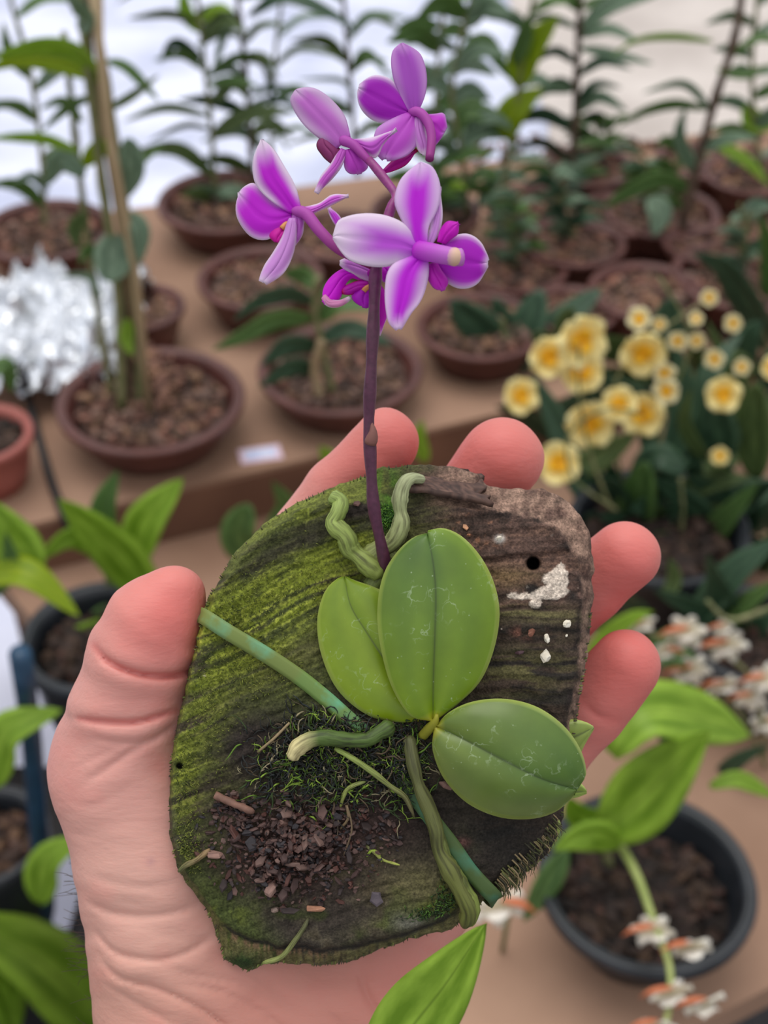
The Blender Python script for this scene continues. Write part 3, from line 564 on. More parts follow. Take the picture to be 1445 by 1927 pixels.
plant('bright_leafed_orchid', 'orchid leaves at lower left, left of the thumb and wrist', 'orchid plant', bLr, [([(-30, 1750), (-30, 1600), (-40, 1450)], 8, M['cane'])],
      [([(-15, 1480), (10, 1380), (118, 1335)], 84, 'bright', .35), ([(72, 1700), (90, 1620), (160, 1575)], 72, 'bright', .35), ([(-60, 1740), (60, 1800), (150, 1880), (210, 1960)], 150, 'bright', .3, (0, .03), 'oval'), ([(-40, 1800), (10, 1870), (30, 1960)], 80, 'bright', .5)])
bLs = T(470, 1080, ZL)
plant('small_leafed_orchid', 'small plant peeking over the top left of the wood below the bench step', 'orchid plant', bLs, [([(470, 1100), (470, 1060), (475, 1040)], 5, M['cane'])],
      [([(475, 1060), (450, 1010), (470, 950)], 74, 'mid', .3, (0, 0), 'oval'), ([(490, 1040), (540, 960), (512, 905)], 52, 'mid', .4), ([(500, 1060), (540, 1000), (590, 985)], 40, 'bright', .4), ([(640, 900), (620, 860), (600, 840)], 40, 'bright', .5, (.1, .1)), ([(400, 1160), (400, 1110), (430, 1080)], 56, 'yellow', .4), ([(340, 1340), (360, 1290), (360, 1230)], 60, 'mid', .4, (-.1, -.1)),
       ([(800, 870), (790, 830), (795, 790)], 34, 'bright', .4, (.1, .1))])
# leaf reaching up in front of the palm
bF = P(700, 2250, .27)
t = thing('long_leafed_plant', 'plant whose single pointed leaf reaches up before the palm edge', 'plant', bF)
m = blade([(690, 2060), (770, 1940), (840, 1850), (912, 1740)], 150, depth=.222, tilt=.25, dy=(.02, 0), prof='lance', fold=.25, nu=24)
part(m, 'leaf', G['bright'], t, solid=.0006)
m = MB(); m.tube(catmull([bF, P(690, 2150, .255), P(688, 2055, .242)], 10), .003, 8); part(m, 'stalk', M['cane'], t)

# ================================================================== FOREGROUND: hand, wood, mounted orchid
# local frame: x right, y up, z towards the viewer, metres, origin at the camera; LM takes it to the world
LM = Matrix((( RT.x, UP.x, -FW.x, CAM.x), (RT.y, UP.y, -FW.y, CAM.y), (RT.z, UP.z, -FW.z, CAM.z), (0, 0, 0, 1)))
LMn = np.array(LM)
def L(p):                       # (px,py,w) -> local metres
    d = D0 - p[2] * S; return np.array([(p[0] - CX) / F * d, -(p[1] - CY) / F * d, -d])
def toworld(a): return a @ LMn[:3, :3].T + LMn[:3, 3]
def smin(a, b, k):
    h = np.clip(.5 + .5 * (b - a) / k, 0, 1); return b * (1 - h) + a * h - k * h * (1 - h)
def smax(a, b, k): return -smin(-a, -b, k)
def sstep(a, b, x): t = np.clip((x - a) / (b - a), 0, 1); return t * t * (3 - 2 * t)

def surface_nets(s, org, h):
    nx, ny, nz = s.shape; ins = s < 0
    c = ins[:-1, :-1, :-1].astype(np.int8)
    for dx in (0, 1):
        for dy in (0, 1):
            for dz in (0, 1):
                if dx or dy or dz: c = c + ins[dx:nx - 1 + dx, dy:ny - 1 + dy, dz:nz - 1 + dz]
    act = np.argwhere((c > 0) & (c < 8)); n = len(act)
    idx = -np.ones(c.shape, np.int64); idx[act[:, 0], act[:, 1], act[:, 2]] = np.arange(n)
    pos = np.zeros((n, 3)); cnt = np.zeros(n)
    for ax in range(3):
        o1, o2 = [a for a in range(3) if a != ax]
        for u in (0, 1):
            for w_ in (0, 1):
                a = act.copy(); a[:, o1] += u; a[:, o2] += w_; b = a.copy(); b[:, ax] += 1
                sa = s[a[:, 0], a[:, 1], a[:, 2]]; sb = s[b[:, 0], b[:, 1], b[:, 2]]
                mk = (sa < 0) != (sb < 0); t = sa / np.where(mk, sa - sb, 1)
                q = a.astype(float); q[:, ax] += t; pos[mk] += q[mk]; cnt[mk] += 1
    pos /= cnt[:, None]
    faces = []
    for ax in range(3):
        o1, o2 = (ax + 1) % 3, (ax + 2) % 3
        sl0 = [slice(None)] * 3; sl1 = [slice(None)] * 3; sl0[ax] = slice(0, -1); sl1[ax] = slice(1, None)
        A = ins[tuple(sl0)]; B = ins[tuple(sl1)]
        e = np.argwhere(A != B); ok = (e[:, o1] > 0) & (e[:, o2] > 0) & (e[:, o1] < s.shape[o1] - 1) & (e[:, o2] < s.shape[o2] - 1); e = e[ok]
        def g(d1, d2):
            q = e.copy(); q[:, o1] -= d1; q[:, o2] -= d2; return idx[q[:, 0], q[:, 1], q[:, 2]]
        f = np.stack([g(1, 1), g(0, 1), g(0, 0), g(1, 0)], 1)
        flip = ~A[e[:, 0], e[:, 1], e[:, 2]]
        f[flip] = f[flip][:, ::-1]; faces.append(f)
    return org + pos * h, np.vstack(faces)
def npmesh(name, v, f, col, mat, origin):
    wv = toworld(v) - np.array(origin)
    me = bpy.data.meshes.new(name); me.vertices.add(len(wv)); me.vertices.foreach_set('co', wv.astype(np.float32).ravel())
    me.loops.add(f.size); me.loops.foreach_set('vertex_index', f.ravel().astype(np.int32))
    me.polygons.add(len(f)); me.polygons.foreach_set('loop_start', np.arange(0, f.size, 4, dtype=np.int32)); me.polygons.foreach_set('loop_total', np.full(len(f), 4, np.int32))
    me.update(calc_edges=True); me.validate(); me.shade_smooth()
    ca = me.color_attributes.new('Col', 'FLOAT_COLOR', 'POINT'); ca.data.foreach_set('color', np.hstack([col, np.ones((len(col), 1))]).astype(np.float32).ravel())
    me.materials.append(mat); o = bpy.data.objects.new(name, me); COL.objects.link(o); o.location = origin; o['_w'] = tuple(origin); return o
def grid(lo, hi, h):
    n = [int((hi[i] - lo[i]) / h) + 1 for i in range(3)]
    ax = [lo[i] + np.arange(n[i]) * h for i in range(3)]
    X, Y, Z = np.meshgrid(*ax, indexing='ij', sparse=False)
    D = -Z; return X.astype(np.float32), Y.astype(np.float32), Z.astype(np.float32), (CX + X / D * F).astype(np.float32), (CY - Y / D * F).astype(np.float32), ((D0 - D) / S).astype(np.float32)
def curve_dist(px, py, pts, n=24):
    c = catmull([(a, b_, 0) for a, b_ in pts], n)[:, :2]; d = np.full(px.shape, 1e9)
    for i in range(len(c) - 1):
        a, b_ = c[i], c[i + 1]; ba = b_ - a; t = np.clip(((px - a[0]) * ba[0] + (py - a[1]) * ba[1]) / (ba @ ba), 0, 1)
        d = np.minimum(d, (px - a[0] - t * ba[0]) ** 2 + (py - a[1] - t * ba[1]) ** 2)
    return np.sqrt(d)

# ------------------------------------------------------------------ hand
def build_hand():
    h = .00065
    lo = [-.072, -.125, -.318]; hi = [.062, .026, -.238]
    X, Y, Z, PX, PY, Wd = grid(lo, hi, h)
    def chain(pts, k=None):
        d = None
        for (a, b_) in zip(pts[:-1], pts[1:]):
            A = L(a); B = L(b_); ra = a[3] * S * (-A[2] / D0); rb = b_[3] * S * (-B[2] / D0); BA = B - A
            t = np.clip(((X - A[0]) * BA[0] + (Y - A[1]) * BA[1] + (Z - A[2]) * BA[2]) / (BA @ BA), 0, 1)
            q = np.sqrt((X - A[0] - t * BA[0]) ** 2 + (Y - A[1] - t * BA[1]) ** 2 + (Z - A[2] - t * BA[2]) ** 2) - (ra + (rb - ra) * t)
            d = q if d is None else smin(d, q, 14 * S)
        return d
    palm = chain([(240, 1440, -190, 143), (290, 1600, -200, 150), (330, 1760, -230, 160), (352, 1960, -270, 172), (365, 2250, -300, 180)])
    palm = smin(palm, chain([(400, 1520, -300, 150), (470, 1750, -300, 170), (480, 2250, -320, 190)]), 60 * S)
    palm = smin(palm, chain([(600, 1450, -370, 130), (690, 1640, -340, 160), (640, 1850, -300, 150), (545, 2100, -310, 170), (530, 2250, -320, 180)]), 60 * S)
    palm = smin(palm, chain([(860, 1500, -390, 110), (795, 1690, -330, 95), (700, 1820, -290, 110), (600, 1930, -290, 120)]), 40 * S)
    palm = smin(palm, chain([(480, 1280, -390, 90), (620, 1260, -400, 100), (820, 1350, -400, 100)]), 60 * S)
    thumb = chain([(240, 1445, -190, 140), (246, 1330, -130, 112), (265, 1235, -95, 98), (292, 1170, -80, 93), (326, 1127, -75, 64)])
    idx = chain([(470, 1290, -390, 86), (545, 1045, -345, 66), (640, 925, -320, 64), (726, 832, -275, 64)])
    mid = chain([(640, 1260, -400, 86), (830, 1010, -370, 72), (945, 862, -285, 79)])
    ring = chain([(800, 1350, -400, 86), (1035, 1170, -370, 72), (1110, 1105, -330, 66), (1177, 1043, -290, 66)])
    lit = chain([(880, 1540, -390, 86), (1030, 1420, -350, 74), (1100, 1340, -320, 70), (1176, 1250, -280, 67)])
    fing = np.minimum(np.minimum(idx, mid), np.minimum(ring, lit))
    d = smin(palm, fing, 26 * S); d = smin(d, thumb, 26 * S)
    # folds and creases of the skin
    front = sstep(-420, -260, Wd)
    gs = 3.0; gx0, gy0 = -50.0, 650.0; GN = (500, 600)
    GXX, GYY = np.meshgrid(gx0 + gs * np.arange(GN[0]), gy0 + gs * np.arange(GN[1]), indexing='ij')
    CF = np.zeros(GN)
    def crease(pts, depth, wd, lip=.22):
        g = curve_dist(GXX, GYY, pts); e0 = np.hypot(GXX - pts[0][0], GYY - pts[0][1]); e1 = np.hypot(GXX - pts[-1][0], GYY - pts[-1][1])
        fade = np.clip(np.minimum(e0, e1) / 45, .15, 1)
        CF[:] += fade * depth * (np.exp(-(g / (wd * .62)) ** 2) - lip * np.exp(-((g - 2.6 * wd) / (1.9 * wd)) ** 2))
    for pts, dp, wd in (
        ([(175, 1212), (205, 1245), (260, 1268), (320, 1272), (375, 1258)], 15, 9), ([(130, 1350), (190, 1358), (260, 1358), (335, 1336)], 12, 8),
        ([(160, 1385), (230, 1398), (290, 1388), (345, 1350)], 4, 8), ([(150, 1480), (210, 1440), (270, 1400), (330, 1370)], 6, 10), ([(130, 1450), (190, 1420), (240, 1395)], 3, 8),
        ([(150, 1690), (220, 1720), (300, 1722), (390, 1700)], 7, 13), ([(110, 1500), (170, 1515), (240, 1490)], 2, 9), ([(170, 1740), (215, 1790), (290, 1806), (350, 1792), (410, 1756)], 8, 9), ([(165, 1650), (260, 1668), (350, 1660)], 3, 12),
        ([(185, 1800), (225, 1840), (300, 1862), (380, 1900), (460, 1960)], 9, 8), ([(190, 1850), (260, 1890), (340, 1935)], 5, 8), ([(340, 1850), (420, 1868), (500, 1910), (560, 1960)], 5, 8), ([(300, 1815), (370, 1835), (450, 1850), (520, 1890)], 4, 10),
        ([(420, 1800), (500, 1850), (560, 1920)], 4, 14), ([(672, 1800), (690, 1870), (740, 1950)], 9, 14), ([(760, 1740), (800, 1790), (860, 1810)], 4, 10), ([(1092, 1318), (1122, 1345), (1165, 1356)], 5, 8), ([(560, 950), (600, 985), (650, 1000)], 4, 8),
        ([(600, 1890), (640, 1930), (680, 1980)], 4, 10)):
        crease(pts, dp, wd)
    # soft swellings and fine lines of the palm
    CF -= 5 * n2(GXX / 120, GYY / 90, 301, 2) + 1.2 * n2(GXX / 60 + GYY / 90, GYY / 18 - GXX / 70, 303, 2) * sstep(1450, 1650, GYY)
    ix = np.clip(((PX - gx0) / gs), 0, GN[0] - 2); iy = np.clip(((PY - gy0) / gs), 0, GN[1] - 2)
    i0 = ix.astype(np.int32); j0 = iy.astype(np.int32); fx = ix - i0; fy = iy - j0; g = CF.astype(np.float32)
    r = (g[i0, j0] * (1 - fx) + g[i0 + 1, j0] * fx) * (1 - fy) + (g[i0, j0 + 1] * (1 - fx) + g[i0 + 1, j0 + 1] * fx) * fy
    d = d + r * S * front
    ver, f = surface_nets(d, np.array(lo), h)
    dd = -ver[:, 2]; px = CX + ver[:, 0] / dd * F; py = CY - ver[:, 1] / dd * F; w = (D0 - dd) / S
    base_ = np.array(srgb(214, 154, 144)); red = np.array(srgb(214, 112, 106)); pale = np.array(srgb(220, 174, 158)); yel = np.array(srgb(206, 154, 134))
    col = np.repeat(base_[None], len(ver), 0)
    def mixc(c, m): nonlocal col; m = np.clip(m, 0, 1)[:, None]; col = col * (1 - m) + c * m
    blob = lambda x, y, r: np.exp(-(((px - x) ** 2 + (py - y) ** 2) / r ** 2))
    nz = n2(px / 60, py / 60, 3, 3)
    mixc(yel, sstep(1650, 1900, py) * .6); mixc(pale, blob(220, 1640, 130) * .55 + blob(300, 1780, 120) * .4)
    tip = blob(330, 1150, 130) + blob(750, 840, 110) + blob(950, 860, 130) + blob(1180, 1060, 140) + blob(1180, 1290, 150) + blob(640, 930, 90) * .6
    mixc(red, tip * .9); mixc(red, blob(500, 1900, 140) * .25 + blob(760, 1850, 160) * .45 + blob(1090, 1440, 90) * .5); mixc(red, (nz * .5) * .35)
    mixc(np.array(srgb(196, 92, 88)), (np.exp(-(curve_dist(px, py, [(178, 1215), (205, 1245), (260, 1268), (320, 1272), (372, 1258)]) / 8) ** 2) + np.exp(-(curve_dist(px, py, [(150, 1352), (200, 1358), (260, 1358), (330, 1338)]) / 7) ** 2) + np.exp(-(curve_dist(px, py, [(1092, 1318), (1122, 1345), (1165, 1356)]) / 8) ** 2) * .6) * .5)
    mixc(np.array(srgb(175, 130, 132)), blob(284, 1622, 9) * .5)
    m, nt, b, out = newmat('skin')
    at = N(nt, 'ShaderNodeAttribute', attribute_name='Col'); nt.links.new(at.outputs['Color'], b.inputs['Base Color'])
    b.inputs['Roughness'].default_value = .5; b.inputs['Specular IOR Level'].default_value = .35
    b.inputs['Subsurface Weight'].default_value = .25; b.inputs['Subsurface Radius'].default_value = (1, .35, .25); b.inputs['Subsurface Scale'].default_value = .003
    tc = N(nt, 'ShaderNodeTexCoord'); mp = N(nt, 'ShaderNodeMapping'); mp.inputs['Rotation'].default_value = (.3, .2, .7); mp.inputs['Scale'].default_value = (1, 3.2, 3.2)
    nt.links.new(tc.outputs['Object'], mp.inputs[0])
    z1 = N(nt, 'ShaderNodeTexNoise'); z1.inputs['Scale'].default_value = 420; z1.inputs['Detail'].default_value = 4; nt.links.new(mp.outputs[0], z1.inputs['Vector'])
    z2 = N(nt, 'ShaderNodeTexNoise'); z2.inputs['Scale'].default_value = 90; z2.inputs['Detail'].default_value = 4; nt.links.new(mp.outputs[0], z2.inputs['Vector'])
    ad = N(nt, 'ShaderNodeMath', operation='MULTIPLY_ADD'); ad.inputs[1].default_value = 3.0; nt.links.new(z2.outputs[0], ad.inputs[0]); nt.links.new(z1.outputs[0], ad.inputs[2])
    bp = N(nt, 'ShaderNodeBump'); bp.inputs['Strength'].default_value = .4; bp.inputs['Distance'].default_value = .00024
    nt.links.new(ad.outputs[0], bp.inputs['Height']); nt.links.new(bp.outputs[0], b.inputs['Normal'])
    org = Q((365, 2100, -300))
    o = npmesh('person', ver, f, col, m, tuple(org))
    tag(o, 'bare left hand held palm up with bent fingers, carrying the wood with the purple orchid', 'person')
    return o
hand = build_hand()
# thumb nail seen edge-on and hair on the wrist
def lm(pts): return [Q(p) for p in pts]
m = MB(); v = []; f = []
nl = catmull([(280, 1084, -116), (262, 1096, -122), (246, 1114, -122), (236, 1132, -128)], 10)
for i in range(10):
    for j in range(5):
        a = nl[i]; u = i / 9; v.append(Q((a[0] + 1 + 2 * math.sin(u * 3.14) - j * 1.5, a[1] - 1 * math.sin(u * 3.14) - j * 1.0, a[2] - j * 14 * (.6 + .4 * math.sin(u * 3.14)))))
    if i: f += [((i - 1) * 5 + j, (i - 1) * 5 + j + 1, i * 5 + j + 1, i * 5 + j) for j in range(4)]
m.add(v, f)
tag(m.build('thumbnail', simple('nail', srgb(214, 168, 160), rough=.3), hand, solid=.0005), 'pale thumbnail seen from the side')
m = MB()
for k in range(170):
    y0 = random.uniform(1640, 1990); x0 = 168 + (y0 - 1640) * .07 + abs(random.gauss(0, 22)) + (random.uniform(0, 60) if y0 > 1830 else 0)
    w0 = -205 - (60 if y0 < 1800 else 90) + random.uniform(-70, 30); ln = random.uniform(30, 85); a = random.uniform(1.9, 3.9)
    p = [(x0, y0, w0)]
    for s_ in range(4): p.append((p[-1][0] + ln / 4 * math.cos(a), p[-1][1] + ln / 4 * math.sin(a) * -.6, p[-1][2] + random.uniform(-8, 8))); a += random.uniform(-.6, .6)
    m.tube(catmull(lm(p), 8), [.00009 * (1 - i / 9) + .00002 for i in range(8)], 3)
tag(m.build('wrist_hair', simple('hair', srgb(70, 52, 44)), hand), 'sparse dark hairs on wrist edge', kind='stuff')

# ------------------------------------------------------------------ the wood
OUT = [(318,1500),(321,1430),(333,1370),(350,1290),(370,1205),(384,1150),(400,1108),(440,1045),(500,985),(560,945),(625,918),(690,893),(722,880),(790,874),(850,876),(900,893),(915,912),(960,921),(1010,918),(1050,930),(1085,958),(1108,1000),(1117,1050),(1115,1120),(1109,1200),(1101,1260),(1093,1300),(1085,1350),(1077,1420),(1062,1500),(1055,1560),(1030,1610),(985,1645),(955,1668),(915,1690),(890,1722),(850,1748),(780,1765),(720,1785),(650,1812),(600,1817),(550,1812),(500,1812),(465,1828),(422,1806),(412,1775),(404,1742),(375,1692),(345,1652),(328,1615),(319,1560)]
FRN = [(322,1500),(325,1430),(338,1370),(355,1290),(376,1205),(391,1155),(408,1115),(446,1055),(506,998),(565,960),(628,945),(690,945),(735,948),(790,955),(850,952),(900,960),(935,962),(970,968),(1005,975),(1040,992),(1068,1018),(1085,1050),(1092,1090),(1094,1140),(1090,1200),(1084,1260),(1076,1310),(1068,1350),(1060,1420),(1045,1500),(1030,1560),(1000,1600),(960,1630),(930,1650),(905,1670),(870,1700),(835,1728),(780,1745),(720,1765),(650,1788),(600,1795),(550,1790),(500,1782),(465,1770),(430,1752),(408,1720),(380,1682),(352,1645),(334,1608),(323,1560)]
def polyd(px, py, poly):
    poly = np.array(poly, float); d = np.full(px.shape, 1e9); ins = np.zeros(px.shape, bool); n = len(poly)
    for i in range(n):
        a = poly[i]; b_ = poly[(i + 1) % n]; e = b_ - a; t = np.clip(((px - a[0]) * e[0] + (py - a[1]) * e[1]) / (e @ e), 0, 1)
        d = np.minimum(d, (px - a[0] - t * e[0]) ** 2 + (py - a[1] - t * e[1]) ** 2)
        cnd = ((a[1] > py) != (b_[1] > py)) & (px < (b_[0] - a[0]) * (py - a[1]) / (b_[1] - a[1] + 1e-9) + a[0]); ins ^= cnd
    d = np.sqrt(d); return np.where(ins, -d, d)
def grain(px, py):
    k = np.maximum(px - 480, 0); return py + .48 * px - .00040 * k ** 2 + 12 * n2(px / 150, py / 150, 21, 2)
def relief(px, py):
    v = grain(px, py); g = n2(v / 11, px / 170, 1, 2); g2 = n2(v / 4.5, px / 70, 2, 2); iso = n2(px / 9, py / 9, 4, 3)
    h = 2.6 * g + 1.4 * g2 + 1.9 * iso + 10 * n2(px / 140, py / 140, 6, 2)
    gl = np.exp(-(((px - 560) / 170) ** 2 + ((py - 1130) / 120) ** 2)); h += gl * 3.5 * n2(v / 9, px / 220, 8)
    gr = sstep(820, 900, px) * sstep(960, 1010, py) * (1 - sstep(1330, 1420, py)); h += gr * 2.5 * n2(v / 7, px / 160, 12, 2)
    # mound of moss and old roots, bark crumbs lie on it
    h += 22 * np.exp(-(((px - 640) / 130) ** 2 + ((py - 1440) / 75) ** 2)) * (1 + .35 * n2(px / 14, py / 14, 33, 3))
    h += 10 * np.exp(-(((px - 560) / 120) ** 2 + ((py - 1580) / 90) ** 2))
    # ledge of bark at the bottom
    led = ledge(px); h -= 12 * np.exp(-((py - led) / 4.5) ** 2) * sstep(400, 430, px) * (1 - sstep(840, 870, px)); h -= 16 * sstep(led, led + 6, py) * sstep(400, 430, px) * (1 - sstep(840, 880, px))
    # crumbly felt of moss on the left half
    h += (1 - sstep(600, 840, px + (py - 1100) * .3)) * (2.6 * n2(px / 6, py / 6, 17, 2) + 2.2 * n2(v / 6, px / 40, 18, 2))
    # crack at the right and the nail hole
    cr = 1052 - .09 * (px - 900) + 4 * n2(px / 30, px * 0, 41); h -= 10 * np.exp(-((py - cr) / 3.5) ** 2) * sstep(860, 900, px); h += 7 * (1 - sstep(cr - 5, cr + 3, py)) * sstep(850, 900, px)
    c2 = 1290 + .05 * (px - 900) + 8 * n2(px / 40, px * 0, 43)
    h -= 70 * (1 - sstep(9, 14, np.hypot(px - 1003, py - 1060)))
    h -= 25 * (1 - sstep(4, 7, np.hypot(px - 338, py - 1441)))
    # white crust stands a little proud
    h += 5 * crust(px, py)
    return h
def ledge(px): return np.interp(px, [380, 410, 440, 520, 600, 680, 760, 840, 900], [1700, 1735, 1757, 1782, 1787, 1780, 1760, 1728, 1700]) + 3 * n2(px / 25, px * 0, 95, 2)
def crust(px, py):
    n_ = 8 * n2(px / 16, py / 16, 55, 3)
    a = np.exp(-(((px - 1052) / 24) ** 2 + ((py - 1090) / 26) ** 2)); b2 = np.exp(-(((px - 1040 + (py - 1120) * .2) / 42) ** 2 + ((py - 1115) / 14) ** 2)); c2 = np.exp(-(((px - 985) / 34) ** 2 + ((py - 1122) / 7.5) ** 2)); e2 = np.exp(-(((px - 1008) / 14) ** 2 + ((py - 1135) / 11) ** 2))
    return sstep(.36, .46, np.maximum(np.maximum(a, b2), np.maximum(c2, e2)) + n_ * .034)
def woodcolor(px, py, w, dF):
    v = grain(px, py); st = n2(v / 10, px / 180, 61, 3); st2 = n2(v / 4, px / 60, 62, 2); iso = n2(px / 22, py / 22, 63, 3); big = n2(px / 90, py / 90, 64, 2); fine = n2(px / 4, py / 4, 65, 2)
    brown = np.array(srgb(92, 74, 62)); dk = np.array(srgb(48, 41, 37)); tan = np.array(srgb(146, 112, 92)); mossb = np.array(srgb(112, 122, 40)); mossd = np.array(srgb(64, 74, 34)); blk = np.array(srgb(34, 32, 30)); grey = np.array(srgb(92, 86, 74)); oli = np.array(srgb(104, 100, 62))
    col = np.repeat(np.array(srgb(74, 66, 52))[None], px.size, 0).reshape(px.shape + (3,))
    def mx(c, m): nonlocal col; m = np.clip(m, 0, 1)[..., None]; col = col * (1 - m) + c * m
    B = lambda x, y, rx, ry, a=0: np.exp(-((((px - x) * math.cos(a) + (py - y) * math.sin(a)) / rx) ** 2 + ((-(px - x) * math.sin(a) + (py - y) * math.cos(a)) / ry) ** 2))
    # moss side
    ms = sstep(0, 1, (840 - px - (py - 1000) * .35) / 160 * 1.0)
    mx(mossd, ms * .8 * sstep(-.6, .5, big + st * .5 + .3))
    mb = B(560, 1110, 200, 70, -.42) * 1.15 + B(430, 1170, 90, 60, -.4) + B(390, 1330, 50, 130, -.2) * .9 + B(345, 1470, 34, 110) * 1.1 + B(350, 1590, 34, 60) * .8 + B(480, 1250, 90, 50) * .8 + B(640, 1010, 70, 30, -.4) * .5 + B(600, 950, 120, 22, -.3) * .9
    mx(mossb, mb * sstep(-.75, .55, st + .5 * iso + .35 * st2))
    mx(np.array(srgb(142, 148, 58)), mb * sstep(.15, .9, st2 + fine * .5) * .6)
    mx(dk, B(690, 1260, 110, 60, -.3) * .7 * sstep(-.5, .5, iso) + B(560, 950, 150, 26, -.45) * .0 + B(560, 1020, 160, 22, -.5) * .75 + B(700, 960, 80, 30) * .8)
    mx(oli, B(560, 1235, 130, 30, -.5) * .5)
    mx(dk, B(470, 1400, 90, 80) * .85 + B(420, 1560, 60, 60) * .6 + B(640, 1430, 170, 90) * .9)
    # lower face: sooty greys and greens
    low = sstep(1500, 1580, py - (px - 600) * .1) ; mx(grey, low * .75 * sstep(-.8, .8, big + iso)); mx(dk, low * sstep(-.1, .5, iso + big) * .8); mx(mossd, low * sstep(.1, .7, n2(px / 50, py / 40, 71, 3)) * .7)
    mx(mossd, (1 - sstep(330, 430, px - (py - 1600) * .8)) * sstep(1560, 1640, py) * .9)
    mx(oli, B(790, 1665, 70, 45) * .7); mx(mossb, (B(420, 1730, 40, 60) + B(800, 1720, 100, 16, -.25) + B(830, 1690, 20, 40)) * .5 * sstep(-.3, .5, iso)); mx(np.array(srgb(128, 124, 118)), B(770, 1735, 30, 18) * .6)
    # crumb patch stained dark brown
    mx(np.array(srgb(58, 42, 38)), (B(560, 1590, 160, 90) + B(740, 1530, 100, 50)) * 1.1)
    # brown weathered right side
    rt = sstep(0, 1, (px - 800 + (py - 1000) * .0) / 90) * (1 - sstep(1120, 1170, py)); mx(np.array(srgb(96, 74, 66)), rt * .95); mx(dk, rt * sstep(0, .7, st + iso * .6) * .75); mx(tan, rt * sstep(.25, .9, -st + fine * .4) * .35)
    mx(np.array(srgb(128, 104, 70)), B(940, 1085, 70, 20) * .7); mx(oli, B(1000, 1160, 120, 18, .05) * .8 * sstep(-.6, .3, st2)); mx(np.array(srgb(70, 54, 46)), B(900, 1010, 110, 40) * .4)
    rb = sstep(860, 930, px) * sstep(1150, 1190, py); mx(np.array(srgb(66, 54, 46)), rb * .95); mx(blk, rb * sstep(-.2, .5, st + st2 * .5 + iso * .4) * .85); mx(oli, rb * B(960, 1270, 120, 40, -.2) * sstep(-.2, .5, -st2 + .2) * .8)
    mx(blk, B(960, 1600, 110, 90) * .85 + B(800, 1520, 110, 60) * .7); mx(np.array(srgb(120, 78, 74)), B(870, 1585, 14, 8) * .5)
    # rim: tan at top right, painted lighter to stand for light from above
    rim = np.clip(dF / 7 + .3, 0, 1); tr = sstep(780, 860, px) * (1 - sstep(1350, 1450, py))
    mx(np.array(srgb(150, 122, 106)), rim * tr * sstep(-1.0, .3, iso) * .95); mx(np.array(srgb(40, 32, 30)), np.exp(-((dF + 5) / 4.5) ** 2) * tr * .8 * sstep(-.6, .3, iso)); mx(np.array(srgb(72, 52, 46)), rim * tr * sstep(.1, .7, n2(px / 10, py / 30, 72, 3)) * .6)
    mx(np.array(srgb(120, 94, 82)), B(850, 915, 60, 22, .3) * sstep(-.6, .5, n2(px / 26, py / 5, 73, 2)) * .9); mx(np.array(srgb(66, 50, 46)), B(850, 915, 60, 22, .3) * sstep(.0, .5, n2(px / 26, py / 4, 74, 2)) * .7)
    mx(np.array(srgb(70, 110, 34)), (B(722, 910, 26, 28) + B(735, 960, 16, 40)) * sstep(-.4, .3, iso) * .9); mx(np.array(srgb(110, 118, 52)), rim * (1 - sstep(640, 760, px)) * (1 - sstep(1000, 1100, py)) * .8)
    mx(np.array(srgb(98, 92, 56)), rim * sstep(1600, 1700, py) * (1 - sstep(900, 960, px)) * .8 * sstep(-.6, .3, n2(px / 5, py / 20, 75, 2)))
    # nail hole and crust
    mx(np.array(srgb(12, 10, 10)), 1 - sstep(10, 14, np.hypot(px - 1003, py - 1060)))
    mx(np.array(srgb(30, 28, 28)), B(1000, 1108, 12, 9) * 1.4 + B(1010, 1142, 22, 8) * .9 * sstep(-.2, .3, iso))
    c = crust(px, py); mx(np.array(srgb(222, 206, 190)), c * (1 - .35 * sstep(.1, .6, n2(px / 6, py / 6, 77, 2)))); mx(np.array(srgb(36, 32, 30)), (B(1000, 1108, 9, 7) * 1.5 + B(1078, 1120, 9, 9)) * 1.0)
    mx(np.array(srgb(214, 208, 200)), B(940, 1014, 7, 6) * 1.6)
    # specks
    mx(np.array(srgb(186, 130, 98)), sstep(.62, .78, n2(px / 6, py / 6, 81, 1)) * rt * .7 * B(890, 1000, 60, 30)); mx(np.array(srgb(150, 100, 84)), B(993, 1190, 22, 9) * 1.3 * sstep(-.3, .2, iso))
    mx(blk, 1 - sstep(3, 8, np.hypot(px - 338, py - 1441)))
    led = ledge(px); tk = n2(px / 3.2, py / 22, 96, 2); ml = sstep(405, 430, px) * (1 - sstep(840, 870, px))
    mx(np.array(srgb(112, 108, 70)), sstep(led + 3, led + 8, py) * ml * sstep(-.5, .4, tk) * .8); mx(np.array(srgb(128, 100, 76)), np.exp(-((py - led - 8) / 7) ** 2) * (1 - sstep(600, 660, px)) * ml * sstep(-.3, .2, tk) * .9)
    mx(np.array(srgb(40, 58, 26)), B(455, 1812, 34, 16) * 1.2); mx(blk, np.exp(-((py - led) / 4.5) ** 2) * ml * .9)
    return col * (1 + .30 * fine[..., None] + .2 * st2[..., None])
